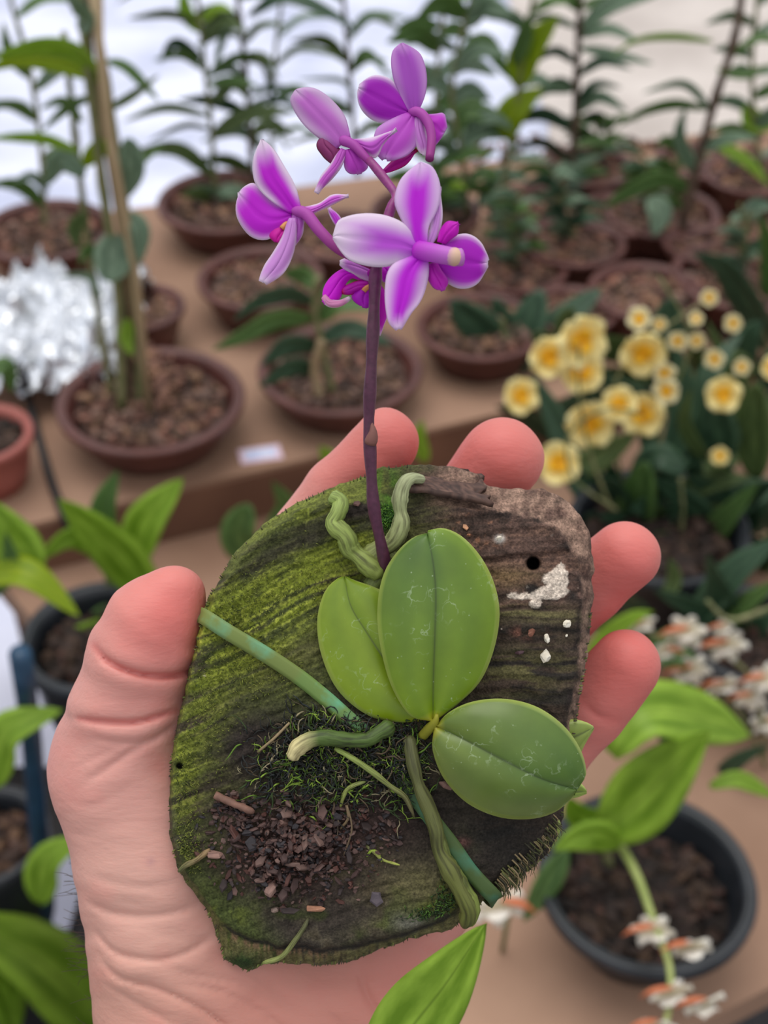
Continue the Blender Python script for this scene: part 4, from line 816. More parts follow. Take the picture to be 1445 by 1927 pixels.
def build_wood():
    h = .00042; gs = 2.0; gx0, gy0 = 280.0, 830.0; NX, NY = 450, 530
    GX, GY = np.meshgrid(gx0 + gs * np.arange(NX), gy0 + gs * np.arange(NY), indexing='ij')
    wob = 3 * n2(GX / 16, GY / 16, 91, 3); dO = polyd(GX, GY, OUT) + wob; dF = polyd(GX, GY, FRN) + wob; R = relief(GX, GY)
    lo = [-.046, -.098, -.2835]; hi = [.046, .012, -.2535]
    X, Y, Z, PX, PY, Wd = grid(lo, hi, h)
    ix = np.clip((PX - gx0) / gs, 0, NX - 2); iy = np.clip((PY - gy0) / gs, 0, NY - 2); i0 = ix.astype(np.int32); j0 = iy.astype(np.int32); fx = ix - i0; fy = iy - j0
    smp = lambda g: (g[i0, j0] * (1 - fx) + g[i0 + 1, j0] * fx) * (1 - fy) + (g[i0, j0 + 1] * (1 - fx) + g[i0 + 1, j0 + 1] * fx) * fy
    a = sstep(0, 1, -Wd / 55); d2 = smp(dF.astype(np.float32)) * (1 - a) + smp(dO.astype(np.float32)) * a
    df = Wd - smp(R.astype(np.float32)); db_ = -Wd - 190
    d = smax(smax(d2, df, 7), db_, 12)
    ver, f = surface_nets(d.astype(np.float64), np.array(lo), h)
    dd = -ver[:, 2]; px = CX + ver[:, 0] / dd * F; py = CY - ver[:, 1] / dd * F; w = (D0 - dd) / S
    jx = np.clip((px - gx0) / gs, 0, NX - 1).astype(int); jy = np.clip((py - gy0) / gs, 0, NY - 1).astype(int)
    col = np.clip(woodcolor(px, py, w, dF[jx, jy]), 0.004, 1)
    m, nt, b, out = newmat('weathered_wood')
    at = N(nt, 'ShaderNodeAttribute', attribute_name='Col'); tc = N(nt, 'ShaderNodeTexCoord')
    z1 = N(nt, 'ShaderNodeTexNoise'); z1.inputs['Scale'].default_value = 2400; z1.inputs['Detail'].default_value = 3; nt.links.new(tc.outputs['Object'], z1.inputs['Vector'])
    mr = N(nt, 'ShaderNodeMapRange'); mr.inputs['From Min'].default_value = .3; mr.inputs['From Max'].default_value = .7; mr.inputs['To Min'].default_value = .6; mr.inputs['To Max'].default_value = 1.4; nt.links.new(z1.outputs[0], mr.inputs[0])
    mx = N(nt, 'ShaderNodeMix', data_type='RGBA', blend_type='MULTIPLY'); mx.inputs[0].default_value = 1; nt.links.new(at.outputs['Color'], mx.inputs[6]); nt.links.new(mr.outputs[0], mx.inputs[7])
    nt.links.new(mx.outputs[2], b.inputs['Base Color']); b.inputs['Roughness'].default_value = .85; b.inputs['Specular IOR Level'].default_value = .25
    bp = N(nt, 'ShaderNodeBump'); bp.inputs['Strength'].default_value = .8; bp.inputs['Distance'].default_value = .0003; nt.links.new(z1.outputs[0], bp.inputs['Height']); nt.links.new(bp.outputs[0], b.inputs['Normal'])
    o = npmesh('wood_mount', ver, f, col, m, tuple(Q((700, 1350, -190))))
    tag(o, 'mossy weathered slab of wood resting in the hand, the orchid growing on it', 'wood slab')
    return o
wood = build_wood()
def wz(px, py):  # height of the wood's face
    return float(relief(np.array([float(px)]), np.array([float(py)]))[0])

# ------------------------------------------------------------------ loft: surface between a left rail, a mid line and a right rail
def loft(Lr, Mr, Rr, nu=30, nv=17, bulge=0, edge=0, colf=None, bf=None, dome=False):
    A = catmull(Lr, nu); B_ = catmull(Mr, nu); Cc = catmull(Rr, nu); m = MB(); v = []; f = []; cc = []; uv = []
    for i in range(nu):
        u = i / (nu - 1); pr_ = math.sin(math.pi * min(1, max(0, u * .96 + .02))) ** .5
        for j in range(nv):
            s = -1 + 2 * j / (nv - 1); s = math.copysign(abs(s) ** (1.0 if dome else 1.35), s); t = abs(s); E = A if s < 0 else Cc
            p = B_[i] * (1 - t) + E[i] * t
            w = p[2] + (bulge * (1 - t * t) * pr_ if dome else bulge * 4 * t * (1 - t * .92) * .9 * pr_) + edge * t * t * pr_ + (bf(u, s) if bf else 0)
            v.append(Q((p[0], p[1], w))); cc.append(colf(u, s, p[0], p[1]) if colf else (1, 1, 1)); uv.append((.5 + s / 2, u))
        if i: f += [((i - 1) * nv + j, (i - 1) * nv + j + 1, i * nv + j + 1, i * nv + j) for j in range(nv - 1)]
    m.add(v, f, cc, uv); return m

root0 = Q((815, 1375, 20))
orchid = thing('moth_orchid', 'small orchid with rounded green leaves and purple-pink flowers rooted on the wood', 'orchid plant', tuple(root0))

# thick glossy leaves
def fleshmat(name):
    m, nt, b, out = newmat(name); at = N(nt, 'ShaderNodeAttribute', attribute_name='Col')
    tc = N(nt, 'ShaderNodeTexCoord')
    z = N(nt, 'ShaderNodeTexNoise'); z.inputs['Scale'].default_value = 160; z.inputs['Detail'].default_value = 4; nt.links.new(tc.outputs['Object'], z.inputs['Vector'])
    # dried water marks: thin rings and small pale specks
    vo = N(nt, 'ShaderNodeTexVoronoi', feature='SMOOTH_F1'); vo.inputs['Scale'].default_value = 260; vo.inputs['Smoothness'].default_value = .3
    zd = N(nt, 'ShaderNodeTexNoise'); zd.inputs['Scale'].default_value = 330; zd.inputs['Detail'].default_value = 4; nt.links.new(tc.outputs['Object'], zd.inputs['Vector'])
    vs = N(nt, 'ShaderNodeVectorMath', operation='SCALE'); vs.inputs['Scale'].default_value = .006; nt.links.new(zd.outputs['Color'], vs.inputs[0])
    va = N(nt, 'ShaderNodeVectorMath', operation='ADD'); nt.links.new(tc.outputs['Object'], va.inputs[0]); nt.links.new(vs.outputs[0], va.inputs[1]); nt.links.new(va.outputs[0], vo.inputs['Vector'])
    r1 = N(nt, 'ShaderNodeValToRGB'); e = r1.color_ramp.elements; e[0].position = .41; e[0].color = (0, 0, 0, 1); e[1].position = .50; e[1].color = (0, 0, 0, 1); k = e.new(.455); k.color = (1, 1, 1, 1); nt.links.new(vo.outputs['Distance'], r1.inputs[0])
    gm = N(nt, 'ShaderNodeMapRange'); gm.inputs['From Min'].default_value = .52; gm.inputs['From Max'].default_value = .68; nt.links.new(z.outputs[0], gm.inputs[0])
    mm = N(nt, 'ShaderNodeMath', operation='MULTIPLY'); nt.links.new(r1.outputs[0], mm.inputs[0]); nt.links.new(gm.outputs[0], mm.inputs[1])
    v2 = N(nt, 'ShaderNodeTexVoronoi'); v2.inputs['Scale'].default_value = 650; nt.links.new(tc.outputs['Object'], v2.inputs['Vector'])
    r2 = N(nt, 'ShaderNodeMapRange'); r2.inputs['From Min'].default_value = .12; r2.inputs['From Max'].default_value = .06; nt.links.new(v2.outputs['Distance'], r2.inputs[0])
    z3 = N(nt, 'ShaderNodeTexNoise'); z3.inputs['Scale'].default_value = 300; nt.links.new(tc.outputs['Object'], z3.inputs['Vector'])
    g3 = N(nt, 'ShaderNodeMapRange'); g3.inputs['From Min'].default_value = .54; g3.inputs['From Max'].default_value = .6; nt.links.new(z3.outputs[0], g3.inputs[0])
    m3 = N(nt, 'ShaderNodeMath', operation='MULTIPLY'); nt.links.new(r2.outputs[0], m3.inputs[0]); nt.links.new(g3.outputs[0], m3.inputs[1])
    mxm = N(nt, 'ShaderNodeMath', operation='MAXIMUM'); nt.links.new(mm.outputs[0], mxm.inputs[0]); nt.links.new(m3.outputs[0], mxm.inputs[1])
    ms = N(nt, 'ShaderNodeMath', operation='MULTIPLY'); ms.inputs[1].default_value = .38; nt.links.new(mxm.outputs[0], ms.inputs[0])
    mv = N(nt, 'ShaderNodeMapRange'); mv.inputs['From Min'].default_value = .3; mv.inputs['From Max'].default_value = .7; mv.inputs['To Min'].default_value = .9; mv.inputs['To Max'].default_value = 1.12; nt.links.new(z.outputs[0], mv.inputs[0])
    mu = N(nt, 'ShaderNodeMix', data_type='RGBA', blend_type='MULTIPLY'); mu.inputs[0].default_value = 1; nt.links.new(at.outputs['Color'], mu.inputs[6]); nt.links.new(mv.outputs[0], mu.inputs[7])
    mx = N(nt, 'ShaderNodeMix', data_type='RGBA'); nt.links.new(ms.outputs[0], mx.inputs[0]); nt.links.new(mu.outputs[2], mx.inputs[6]); mx.inputs[7].default_value = C4(srgb(205, 222, 190))
    nt.links.new(mx.outputs[2], b.inputs['Base Color']); b.inputs['Roughness'].default_value = .36; b.inputs['Specular IOR Level'].default_value = .5
    bp = N(nt, 'ShaderNodeBump'); bp.inputs['Strength'].default_value = .15; bp.inputs['Distance'].default_value = .0003; nt.links.new(z.outputs[0], bp.inputs['Height']); nt.links.new(bp.outputs[0], b.inputs['Normal'])
    return m
M['flesh'] = fleshmat('orchid_leaf')
def lerp(a, b, t): t = min(1, max(0, t)); return tuple(a[i] * (1 - t) + b[i] * t for i in range(3))
def leafcol(top, low, side=None):
    g_ = lambda c: None if c is None else (c[0] * 1.32, c[1] * 1.18, c[2] * .85)
    top, low, side = g_(top), g_(low), g_(side)
    def fcol(u, s, x, y):
        c = lerp(low, top, u * 1.15)
        if side: c = lerp(c, side, max(0, s) * .8)
        c = lerp(c, (c[0] * .8, c[1] * .85, c[2] * .9), (0.5 + .5 * math.sin(s * 11 + 1.5)) * .7) if abs(s) < .95 else c
        c = lerp(c, tuple(q * .35 for q in c), max(0, 1 - abs(s) / .035) * .85 * (u < .97))
        c = lerp(c, srgb(190, 205, 110), max(0, (abs(s) - .93) / .07) * .7)
        c = lerp(c, srgb(196, 186, 60), max(0, 1 - u / .07) * .8)
        return c
    return fcol
LW = 75
leafA = loft([(812, 1358, 48), (770, 1345, 62), (734, 1285, 66), (713, 1200, 66), (711, 1130, 66), (724, 1075, 68), (750, 1035, 70), (778, 1011, 72), (803, 1003, 74)],
             [(815, 1358, 46), (815, 1290, 66), (818, 1200, 86), (820, 1120, 92), (815, 1060, 90), (804, 1006, 80)],
             [(818, 1358, 48), (865, 1322, 60), (905, 1280, 60), (930, 1220, 58), (940, 1155, 56), (930, 1098, 56), (905, 1048, 60), (870, 1010, 66), (835, 994, 72), (805, 998, 76)], 44, 33, 15, -10, leafcol(srgb(74, 106, 48), srgb(104, 134, 20), srgb(98, 130, 28)))
part(leafA, 'leaf', M['flesh'], orchid, solid=.0013)
leafB = loft([(790, 1358, 10), (745, 1359, 22), (690, 1345, 26), (635, 1298, 26), (604, 1230, 24), (597, 1165, 24), (610, 1115, 24), (630, 1092, 26), (645, 1084, 28)],
             [(800, 1350, 10), (740, 1265, 26), (690, 1190, 32), (660, 1140, 34), (648, 1086, 30)],
             [(810, 1345, 14), (800, 1260, 24), (775, 1180, 26), (738, 1125, 28), (705, 1105, 30), (668, 1092, 30), (650, 1084, 30)], 36, 27, 11, -10, leafcol(srgb(106, 134, 40), srgb(112, 140, 16)))
part(leafB, 'leaf', M['flesh'], orchid, solid=.0012)
leafC = loft([(818, 1368, 50), (845, 1340, 70), (890, 1320, 84), (950, 1315, 90), (1010, 1330, 90), (1060, 1365, 88), (1092, 1410, 82), (1103, 1455, 74), (1088, 1484, 66)],
             [(820, 1366, 48), (880, 1395, 84), (950, 1432, 104), (1020, 1466, 104), (1086, 1486, 66)],
             [(816, 1372, 50), (814, 1412, 60), (835, 1465, 66), (880, 1512, 70), (940, 1538, 72), (1000, 1541, 72), (1045, 1528, 70), (1075, 1503, 68), (1086, 1486, 66)], 40, 33, 15, -16, leafcol(srgb(66, 98, 40), srgb(92, 114, 54), srgb(94, 112, 60)))
part(leafC, 'leaf', M['flesh'], orchid, solid=.0013)
leafD = loft([(960, 1420, -30), (1030, 1370, -30), (1070, 1354, -28), (1098, 1357, -26), (1116, 1366, -26)], [(960, 1430, -30), (1040, 1400, -28), (1085, 1385, -24), (1117, 1369, -26)], [(960, 1445, -34), (1040, 1430, -34), (1085, 1425, -34), (1102, 1398, -30), (1118, 1372, -28)], 16, 9, 4, 0, leafcol(srgb(116, 138, 70), srgb(100, 126, 50)))
part(leafD, 'leaf', M['flesh'], orchid, solid=.0010)
leafE = loft([(980, 1470, -40), (1050, 1470, -38), (1090, 1472, -34), (1104, 1488, -32)], [(980, 1480, -40), (1060, 1490, -36), (1104, 1490, -32)], [(980, 1490, -40), (1040, 1502, -38), (1080, 1502, -34), (1104, 1494, -32)], 14, 7, 3, 0, leafcol(srgb(104, 130, 48), srgb(104, 128, 50)))
part(leafE, 'leaf', M['flesh'], orchid, solid=.0010)
leafF = loft([(1000, 1520, -20), (1040, 1530, -30), (1055, 1550, -40), (1048, 1580, -60), (1020, 1615, -80), (995, 1640, -90)], [(985, 1530, -10), (1015, 1550, -10), (1020, 1580, -30), (1000, 1618, -60), (990, 1640, -90)], [(970, 1530, -10), (990, 1555, -6), (990, 1590, -24), (985, 1620, -60), (985, 1640, -90)], 18, 9, 5, 0, leafcol(srgb(88, 104, 44), srgb(110, 138, 50)))
part(leafF, 'leaf', M['flesh'], orchid, solid=.0010)
m = MB(); m.tube(catmull([Q((795, 1385, 14)), Q((812, 1366, 44)), Q((820, 1356, 58)), Q((822, 1344, 62))], 10), [.0010, .0010, .0010, .0010, .0010, .0009, .0008, .0007, .0005, .0003], 12, c=srgb(170, 168, 60)); part(m, 'crown', M['petal'], orchid)

# roots
rootm = None
def rootmat():
    m, nt, b, out = newmat('aerial_root'); at = N(nt, 'ShaderNodeAttribute', attribute_name='Col'); tc = N(nt, 'ShaderNodeTexCoord')
    mp = N(nt, 'ShaderNodeMapping'); mp.inputs['Scale'].default_value = (5, 1.6, 1); nt.links.new(tc.outputs['UV'], mp.inputs[0])
    z = N(nt, 'ShaderNodeTexNoise'); z.inputs['Scale'].default_value = 3; z.inputs['Detail'].default_value = 5; nt.links.new(mp.outputs[0], z.inputs['Vector'])
    rp = N(nt, 'ShaderNodeValToRGB'); rp.color_ramp.elements[0].color = (.3, .27, .22, 1); rp.color_ramp.elements[1].color = (1.15, 1.15, 1.15, 1); rp.color_ramp.elements[0].position = .32; rp.color_ramp.elements[1].position = .55; nt.links.new(z.outputs[0], rp.inputs[0])
    mx = N(nt, 'ShaderNodeMix', data_type='RGBA', blend_type='MULTIPLY'); mx.inputs[0].default_value = .85; nt.links.new(at.outputs['Color'], mx.inputs[6]); nt.links.new(rp.outputs[0], mx.inputs[7]); nt.links.new(mx.outputs[2], b.inputs['Base Color'])
    b.inputs['Roughness'].default_value = .6
    bp = N(nt, 'ShaderNodeBump'); bp.inputs['Strength'].default_value = .6; bp.inputs['Distance'].default_value = .0004; nt.links.new(z.outputs[0], bp.inputs['Height']); nt.links.new(bp.outputs[0], b.inputs['Normal'])
    return m
M['root'] = rootmat()
def root(pts, r0, r1, c0, c1, name='root', lab=None, kn=.12, n=44):
    c = catmull(pts, n); m = MB(); kz = n2(np.arange(n) / 5.0, np.zeros(n), int(r0 * 7 + pts[0][0]) % 97, 2); ks = [1 + kn * 1.6 * kz[i] for i in range(n)]
    rad = [S * (r0 + (r1 - r0) * i / n) * ks[i] for i in range(n)]; rad[0] *= .6; rad[-1] *= .45; rad[-2] *= .75
    m.tube([Q(p) for p in c], rad, 14, c=[lerp(c0, c1, i / n if lab != 'root with a cream growing tip' else (i / n - .12) * 5) for i in range(n)], bump=.05)
    o = part(m, name, M['root'], orchid); 
    if lab: o['label'] = lab
    return o
rg = srgb(132, 142, 74); rp_ = srgb(172, 178, 138); rd = srgb(88, 100, 44); rl = srgb(142, 162, 84)
def on(px, py, r, lift=0): return (px, py, wz(px, py) + r * .6 + lift)
root([on(622, 932, 12), on(640, 945, 12, 6), on(636, 966, 14, 10), (628, 985, 24), (650, 1008, 30), on(660, 1032, 20, 12), on(690, 1058, 22, 10), on(722, 1082, 20, 6)], 13, 22, rl, srgb(128, 140, 66))
root([(797, 903, -6), (775, 900, 14), (760, 912, 24), (752, 945, 24), (755, 985, 24), (740, 1018, 22), (712, 1035, 18), on(690, 1052, 12)], 10, 20, rp_, rg, lab='pale papery root')
root([on(690, 1040, 10), on(735, 1045, 12, 6), on(742, 1065, 12, 4), on(715, 1085, 14), on(695, 1110, 16)], 13, 17, rg, rd)
root([(548, 1428, 52), (560, 1408, 56), (582, 1393, 58), (610, 1388, 60), (650, 1392, 58), (690, 1392, 50), (715, 1378, 44), (740, 1365, 36)], 13, 17, srgb(206, 194, 140), srgb(70, 92, 34), lab='root with a cream growing tip')
root([(770, 1385, 18), (776, 1430, 30), (788, 1478, 32), (806, 1520, 30), (820, 1560, 30), (826, 1600, 28), (848, 1640, 28), (868, 1680, 30), (882, 1712, 24), (874, 1742, 4)], 12, 16.5, srgb(84, 86, 50), srgb(100, 106, 44))
root([(826, 1570, 26), (842, 1612, 24), (862, 1650, 26), (886, 1690, 24), (890, 1716, 18), (878, 1738, 0)], 9, 13, srgb(90, 98, 44), srgb(120, 134, 56))
root([(630, 1408, 50), (660, 1425, 52), (700, 1452, 46), (735, 1480, 36), (762, 1500, 28), (780, 1538, 18)], 6, 4, srgb(150, 170, 84), srgb(96, 84, 60), n=26)
root([(640, 1520, 20), (650, 1490, 36), (665, 1478, 40), (690, 1470, 36)], 3, 4, srgb(150, 160, 80), srgb(120, 130, 70), n=16)
root([(688, 1590, 14), (705, 1605, 18), (720, 1618, 16), (752, 1628, 14)], 3.5, 2.5, srgb(90, 90, 50), srgb(190, 200, 96), n=16)
root([(690, 1612, 12), (700, 1600, 18), (712, 1606, 18), (718, 1622, 14)], 2.5, 2, srgb(150, 180, 60), srgb(160, 180, 70), n=16)
root([(640, 1560, 16), (655, 1540, 26), (652, 1515, 30), (662, 1560, 24), (646, 1612, 10)], 2.5, 2, srgb(130, 110, 80), srgb(120, 100, 80), n=20)
root([(495, 1812, 2), (530, 1800, 8), (555, 1770, 12), (572, 1745, 12), (580, 1728, 10)], 5, 4, srgb(140, 150, 80), srgb(80, 78, 54), n=20)
root([(336, 1640, 6), (350, 1628, 12), (370, 1618, 14), (395, 1598, 14)], 5, 5, srgb(84, 94, 50), srgb(150, 120, 84), n=16)

# flower spike
pur = srgb(92, 44, 70); pur2 = srgb(150, 52, 128); pk = srgb(196, 92, 196)
spike = [(727, 1072, 22), (716, 1020, 60), (704, 960, 84), (699, 900, 100), (696, 840, 112), (694, 790, 120), (698, 700, 140), (703, 600, 152), (708, 505, 160), (722, 440, 160), (738, 385, 156), (745, 368, 150), (722, 335, 130), (694, 300, 115)]
m = MB(); n = 60; c = catmull(spike, n)
m.tube([Q(p) for p in c], [S * (11 + 1.2 * math.sin(i * .8)) * (1 if i < 42 else .9 - .25 * (i - 42) / 18) for i in range(n)], 14, c=[lerp(pur, pur2, (i - 36) / 14) for i in range(n)])
part(m, 'flower_stalk', simple('stalk_purple', srgb(205, 205, 205), (1, 1, 1), .45, 900, .2, .0003, attr=True), orchid)
m = MB(); m.tube([Q(p) for p in catmull([(697, 835, 118), (702, 812, 126), (698, 792, 124)], 8)], [S * q for q in (11, 12, 11, 9, 7, 5, 3, 1)], 10, c=srgb(150, 104, 96)); part(m, 'bract', M['petal'], orchid)

# flowers: petals given by their outlines
Mg = srgb(200, 24, 214); Mv = srgb(166, 12, 186); Wt = srgb(240, 224, 242); Pl = srgb(208, 150, 220); Rd = srgb(190, 20, 50)
def petal(parent, name, Lr, Rr, w0, w1, cen=Mg, edge=Wt, e0=.45, tipw=.12, bulge=8, cup=0, mid=None, back=None):
    """Lr, Rr: outline points from base to tip along both sides"""
    n = 9; a = catmull([(x, y, 0) for x, y in Lr], n); b_ = catmull([(x, y, 0) for x, y in Rr], n)
    for i in range(n): a[i][2] = b_[i][2] = w0 + (w1 - w0) * i / (n - 1)
    mm_ = (a + b_) / 2 if mid is None else catmull([(x, y, 0) for x, y in mid], n)
    if mid is not None:
        for i in range(n): mm_[i][2] = w0 + (w1 - w0) * i / (n - 1)
    def cf(u, s, x, y):
        t = max((abs(s) - e0) / (1 - e0), (u - (1 - tipw * 2)) / (tipw * 2)); t = min(1, max(0, t)) * min(1, u * 4); t = t * t * (3 - 2 * t) if e0 < .5 else t ** 2.2
        vein = .05 * math.sin(s * 25); return lerp(cen, edge, t + vein * (1 - t))
    m = loft([tuple(q) for q in a], [tuple(q) for q in mm_], [tuple(q) for q in b_], 24, 17, bulge, cup, cf, lambda u, s: 1.6 * math.sin(u * 9 + s * 5 + w0) * abs(s) - 2.2 * math.exp(-(s / .1) ** 2), dome=True)
    return part(m, name, M['petal'], parent, solid=.0004)
def flower(pedicel, r0, r1, c0=pk, c1=pk):
    m = MB(); c = catmull(pedicel, 20); m.tube([Q(p) for p in c], [S * .86 * (r0 + (r1 - r0) * i / 19) * (.45, .8, 1)[min(i, 2)] for i in range(20)], 12, c=[lerp(c0, c1, i / 19) for i in range(20)])
    return part(m, 'flower', M['petal'], orchid)
# F1 top flower (seen from behind)
o = flower([(770, 210, 40), (790, 212, 52), (806, 232, 60), (812, 262, 70), (808, 300, 90)], 11, 9, pk, srgb(160, 60, 140))
petal(o, 'petal', [(772, 214), (752, 180), (738, 140), (737, 100), (752, 82)], [(786, 212), (800, 180), (803, 140), (790, 100), (758, 80)], 38, 44, srgb(178, 84, 200), Pl, .3)
petal(o, 'petal', [(770, 216), (735, 232), (700, 226), (676, 200), (672, 172)], [(768, 206), (755, 170), (730, 146), (700, 142), (676, 158)], 36, 40, Mv, Wt, .66, .1)
petal(o, 'sepal', [(766, 214), (735, 228), (708, 246), (704, 280), (722, 300)], [(784, 222), (786, 255), (778, 282), (755, 298), (728, 300)], 40, 60, srgb(196, 80, 206), Pl, .4, .1)
petal(o, 'sepal', [(782, 222), (780, 250), (786, 275), (796, 292)], [(792, 222), (800, 250), (808, 275), (800, 293)], 42, 50, srgb(206, 130, 216), Wt, .4)
petal(o, 'petal', [(798, 216), (818, 214), (836, 214), (842, 240)], [(802, 224), (806, 258), (818, 274), (832, 258)], 36, 34, srgb(200, 50, 206), Pl, .6)
petal(o, 'lip', [(712, 328), (740, 300), (765, 290), (785, 280)], [(712, 328), (735, 324), (765, 310), (784, 284)], 20, 26, srgb(206, 20, 170), Rd, .7)
# F2 second flower
o = flower([(640, 262, 70), (664, 272, 84), (682, 290, 96), (696, 305, 110)], 12, 8, pk, srgb(160, 56, 150))
petal(o, 'petal', [(634, 280), (594, 256), (564, 226), (546, 190), (554, 170)], [(660, 258), (648, 216), (616, 180), (586, 164), (558, 167)], 72, 66, srgb(196, 110, 204), srgb(212, 180, 218), .3)
petal(o, 'petal', [(662, 262), (700, 258), (725, 250), (746, 243)], [(672, 272), (705, 298), (722, 272), (746, 244)], 74, 96, srgb(200, 90, 208), Wt, .45)
petal(o, 'sepal', [(640, 280), (625, 310), (605, 335), (594, 363)], [(652, 285), (640, 312), (618, 340), (596, 364)], 76, 90, srgb(196, 90, 200), Wt, .4)
petal(o, 'sepal', [(648, 284), (648, 304), (655, 322), (672, 326)], [(664, 282), (682, 296), (690, 312), (678, 325)], 74, 70, srgb(200, 70, 205), Pl, .5)
petal(o, 'lip', [(606, 258), (598, 275), (608, 292), (628, 308)], [(610, 262), (630, 275), (640, 285), (634, 306)], 66, 62, srgb(150, 60, 120), srgb(120, 50, 60), .5)
# F3 left flower
o = flower([(548, 396, 120), (575, 402, 132), (602, 435, 146), (640, 470, 158), (704, 500, 158)], 13, 10, pk, srgb(150, 50, 110))
petal(o, 'petal', [(545, 402), (510, 378), (480, 345), (476, 300), (491, 262)], [(568, 395), (556, 350), (535, 312), (515, 280), (494, 262)], 124, 130, Mg, Wt, .35, .2)
petal(o, 'petal', [(552, 410), (525, 440), (495, 452), (465, 440), (443, 400), (450, 362)], [(548, 398), (515, 378), (490, 352), (474, 344), (458, 352), (450, 360)], 118, 112, Mg, Wt, .55, .15)
petal(o, 'petal', [(556, 412), (552, 440), (530, 455), (505, 448)], [(540, 402), (515, 412), (502, 432), (500, 446)], 114, 106, srgb(216, 120, 220), Wt, .5)
petal(o, 'sepal', [(545, 412), (532, 450), (500, 500), (490, 530)], [(556, 412), (552, 465), (536, 510), (500, 533)], 128, 136, srgb(214, 150, 224), Wt, .5)
petal(o, 'sepal', [(568, 390), (600, 382), (625, 366), (656, 366)], [(572, 412), (600, 398), (630, 384), (656, 370)], 124, 116, srgb(214, 100, 220), Wt, .45)
petal(o, 'petal', [(552, 405), (550, 435), (548, 455), (552, 460)], [(566, 405), (570, 418), (566, 440), (554, 460)], 118, 112, srgb(206, 110, 216), Wt, .5)
q = petal(o, 'lip', [(536, 425), (515, 430), (508, 442), (520, 454)], [(540, 432), (545, 442), (540, 452), (524, 455)], 110, 118, srgb(214, 20, 170), srgb(214, 30, 160), .7)
m = MB(); m.tube([Q(p) for p in catmull([(548, 420, 118), (538, 422, 122), (530, 430, 124)], 6)], S * 5, 8, c=srgb(240, 170, 110)); part(m, 'column', M['petal'], o)
# F4 front flower (nearest)
o = flower([(780, 470, 205), (805, 474, 222), (835, 480, 232), (858, 484, 236), (868, 484, 234)], 20, 18, Mg, srgb(214, 140, 222))
m = MB(); m.tube([Q(p) for p in catmull([(845, 482, 234), (860, 484, 240), (872, 485, 240)], 8)], [S * q for q in (14.8, 15.4, 16, 16, 15, 12.5, 8.5, 3)], 16, c=[lerp(srgb(216, 146, 222), srgb(240, 206, 178), i / 3.5) for i in range(8)]); part(m, 'column', M['petal'], o)
petal(o, 'petal', [(790, 482), (760, 494), (710, 503), (655, 488), (626, 450)], [(790, 462), (765, 425), (735, 408), (690, 401), (640, 412), (627, 440)], 208, 214, srgb(194, 80, 218), Wt, .15, .3)
petal(o, 'petal', [(780, 468), (758, 420), (742, 380), (755, 335), (788, 306)], [(806, 468), (806, 430), (826, 388), (828, 345), (812, 312), (792, 304)], 208, 200, srgb(200, 20, 222), srgb(232, 200, 240), .18, .18)
petal(o, 'petal', [(800, 462), (808, 430), (815, 400), (826, 350)], [(812, 462), (826, 440), (833, 405), (828, 352)], 198, 190, srgb(214, 150, 226), Wt, .3, .2)
petal(o, 'sepal', [(782, 482), (735, 505), (725, 560), (736, 612), (748, 620)], [(804, 480), (804, 520), (792, 565), (770, 592), (752, 619)], 210, 220, srgb(200, 20, 222), srgb(236, 208, 242), .2, .12)
petal(o, 'petal', [(815, 492), (830, 520), (862, 542), (895, 536), (915, 500)], [(820, 470), (850, 448), (880, 442), (905, 458), (917, 490)], 190, 182, srgb(178, 20, 196), Wt, .68, .1)
petal(o, 'lip', [(822, 455), (828, 432), (842, 416), (862, 418)], [(838, 460), (850, 450), (862, 440), (864, 422)], 200, 205, srgb(210, 20, 200), srgb(200, 40, 190), .6)
petal(o, 'lip', [(802, 500), (806, 520), (818, 540), (832, 546)], [(820, 496), (832, 515), (840, 530), (835, 545)], 200, 205, srgb(196, 30, 190), srgb(206, 80, 206), .6)
petal(o, 'petal', [(645, 440), (628, 420), (618, 400), (618, 390)], [(660, 470), (650, 430), (638, 405), (620, 390)], 190, 186, srgb(196, 60, 210), Wt, .5)
# F5 lower magenta flower behind the stalk
o = flower([(690, 520, 110), (700, 512, 130), (708, 505, 150)], 8, 8, Mg, srgb(150, 50, 110))
petal(o, 'petal', [(690, 512), (655, 506), (628, 520), (610, 545), (608, 568)], [(688, 528), (660, 522), (645, 540), (638, 560), (625, 572), (610, 572)], 112, 130, srgb(222, 20, 226), srgb(226, 50, 226), .7, .05)
petal(o, 'petal', [(608, 560), (618, 574), (638, 574), (658, 562)], [(612, 556), (622, 566), (640, 568), (658, 561)], 130, 134, srgb(230, 150, 200), Wt, .4)
petal(o, 'sepal', [(700, 500), (680, 490), (655, 488), (640, 494)], [(700, 530), (680, 522), (655, 508), (641, 496)], 116, 128, srgb(214, 130, 224), Wt, .4)
petal(o, 'lip', [(690, 530), (670, 532), (652, 540), (644, 548)], [(694, 542), (675, 548), (658, 552), (645, 550)], 116, 124, srgb(200, 20, 190), Rd, .6)
petal(o, 'petal', [(692, 538), (672, 545), (664, 560), (684, 577)], [(702, 540), (704, 560), (700, 574), (688, 578)], 118, 124, srgb(190, 20, 206), srgb(196, 60, 210), .7)
petal(o, 'sepal', [(708, 540), (704, 570), (706, 600), (711, 630)], [(716, 535), (728, 560), (728, 590), (712, 631)], 108, 112, srgb(210, 20, 200), Wt, .65)
m = MB(); m.tube([Q(p) for p in catmull([(700, 538, 122), (690, 542, 128), (684, 548, 130)], 6)], S * 5, 8, c=srgb(240, 170, 110)); part(m, 'column', M['petal'], o)
petal(o, 'sepal', [(712, 500), (716, 515), (722, 528), (728, 530)], [(722, 500), (738, 505), (738, 520), (730, 530)], 112, 116, srgb(206, 20, 214), Pl, .6)

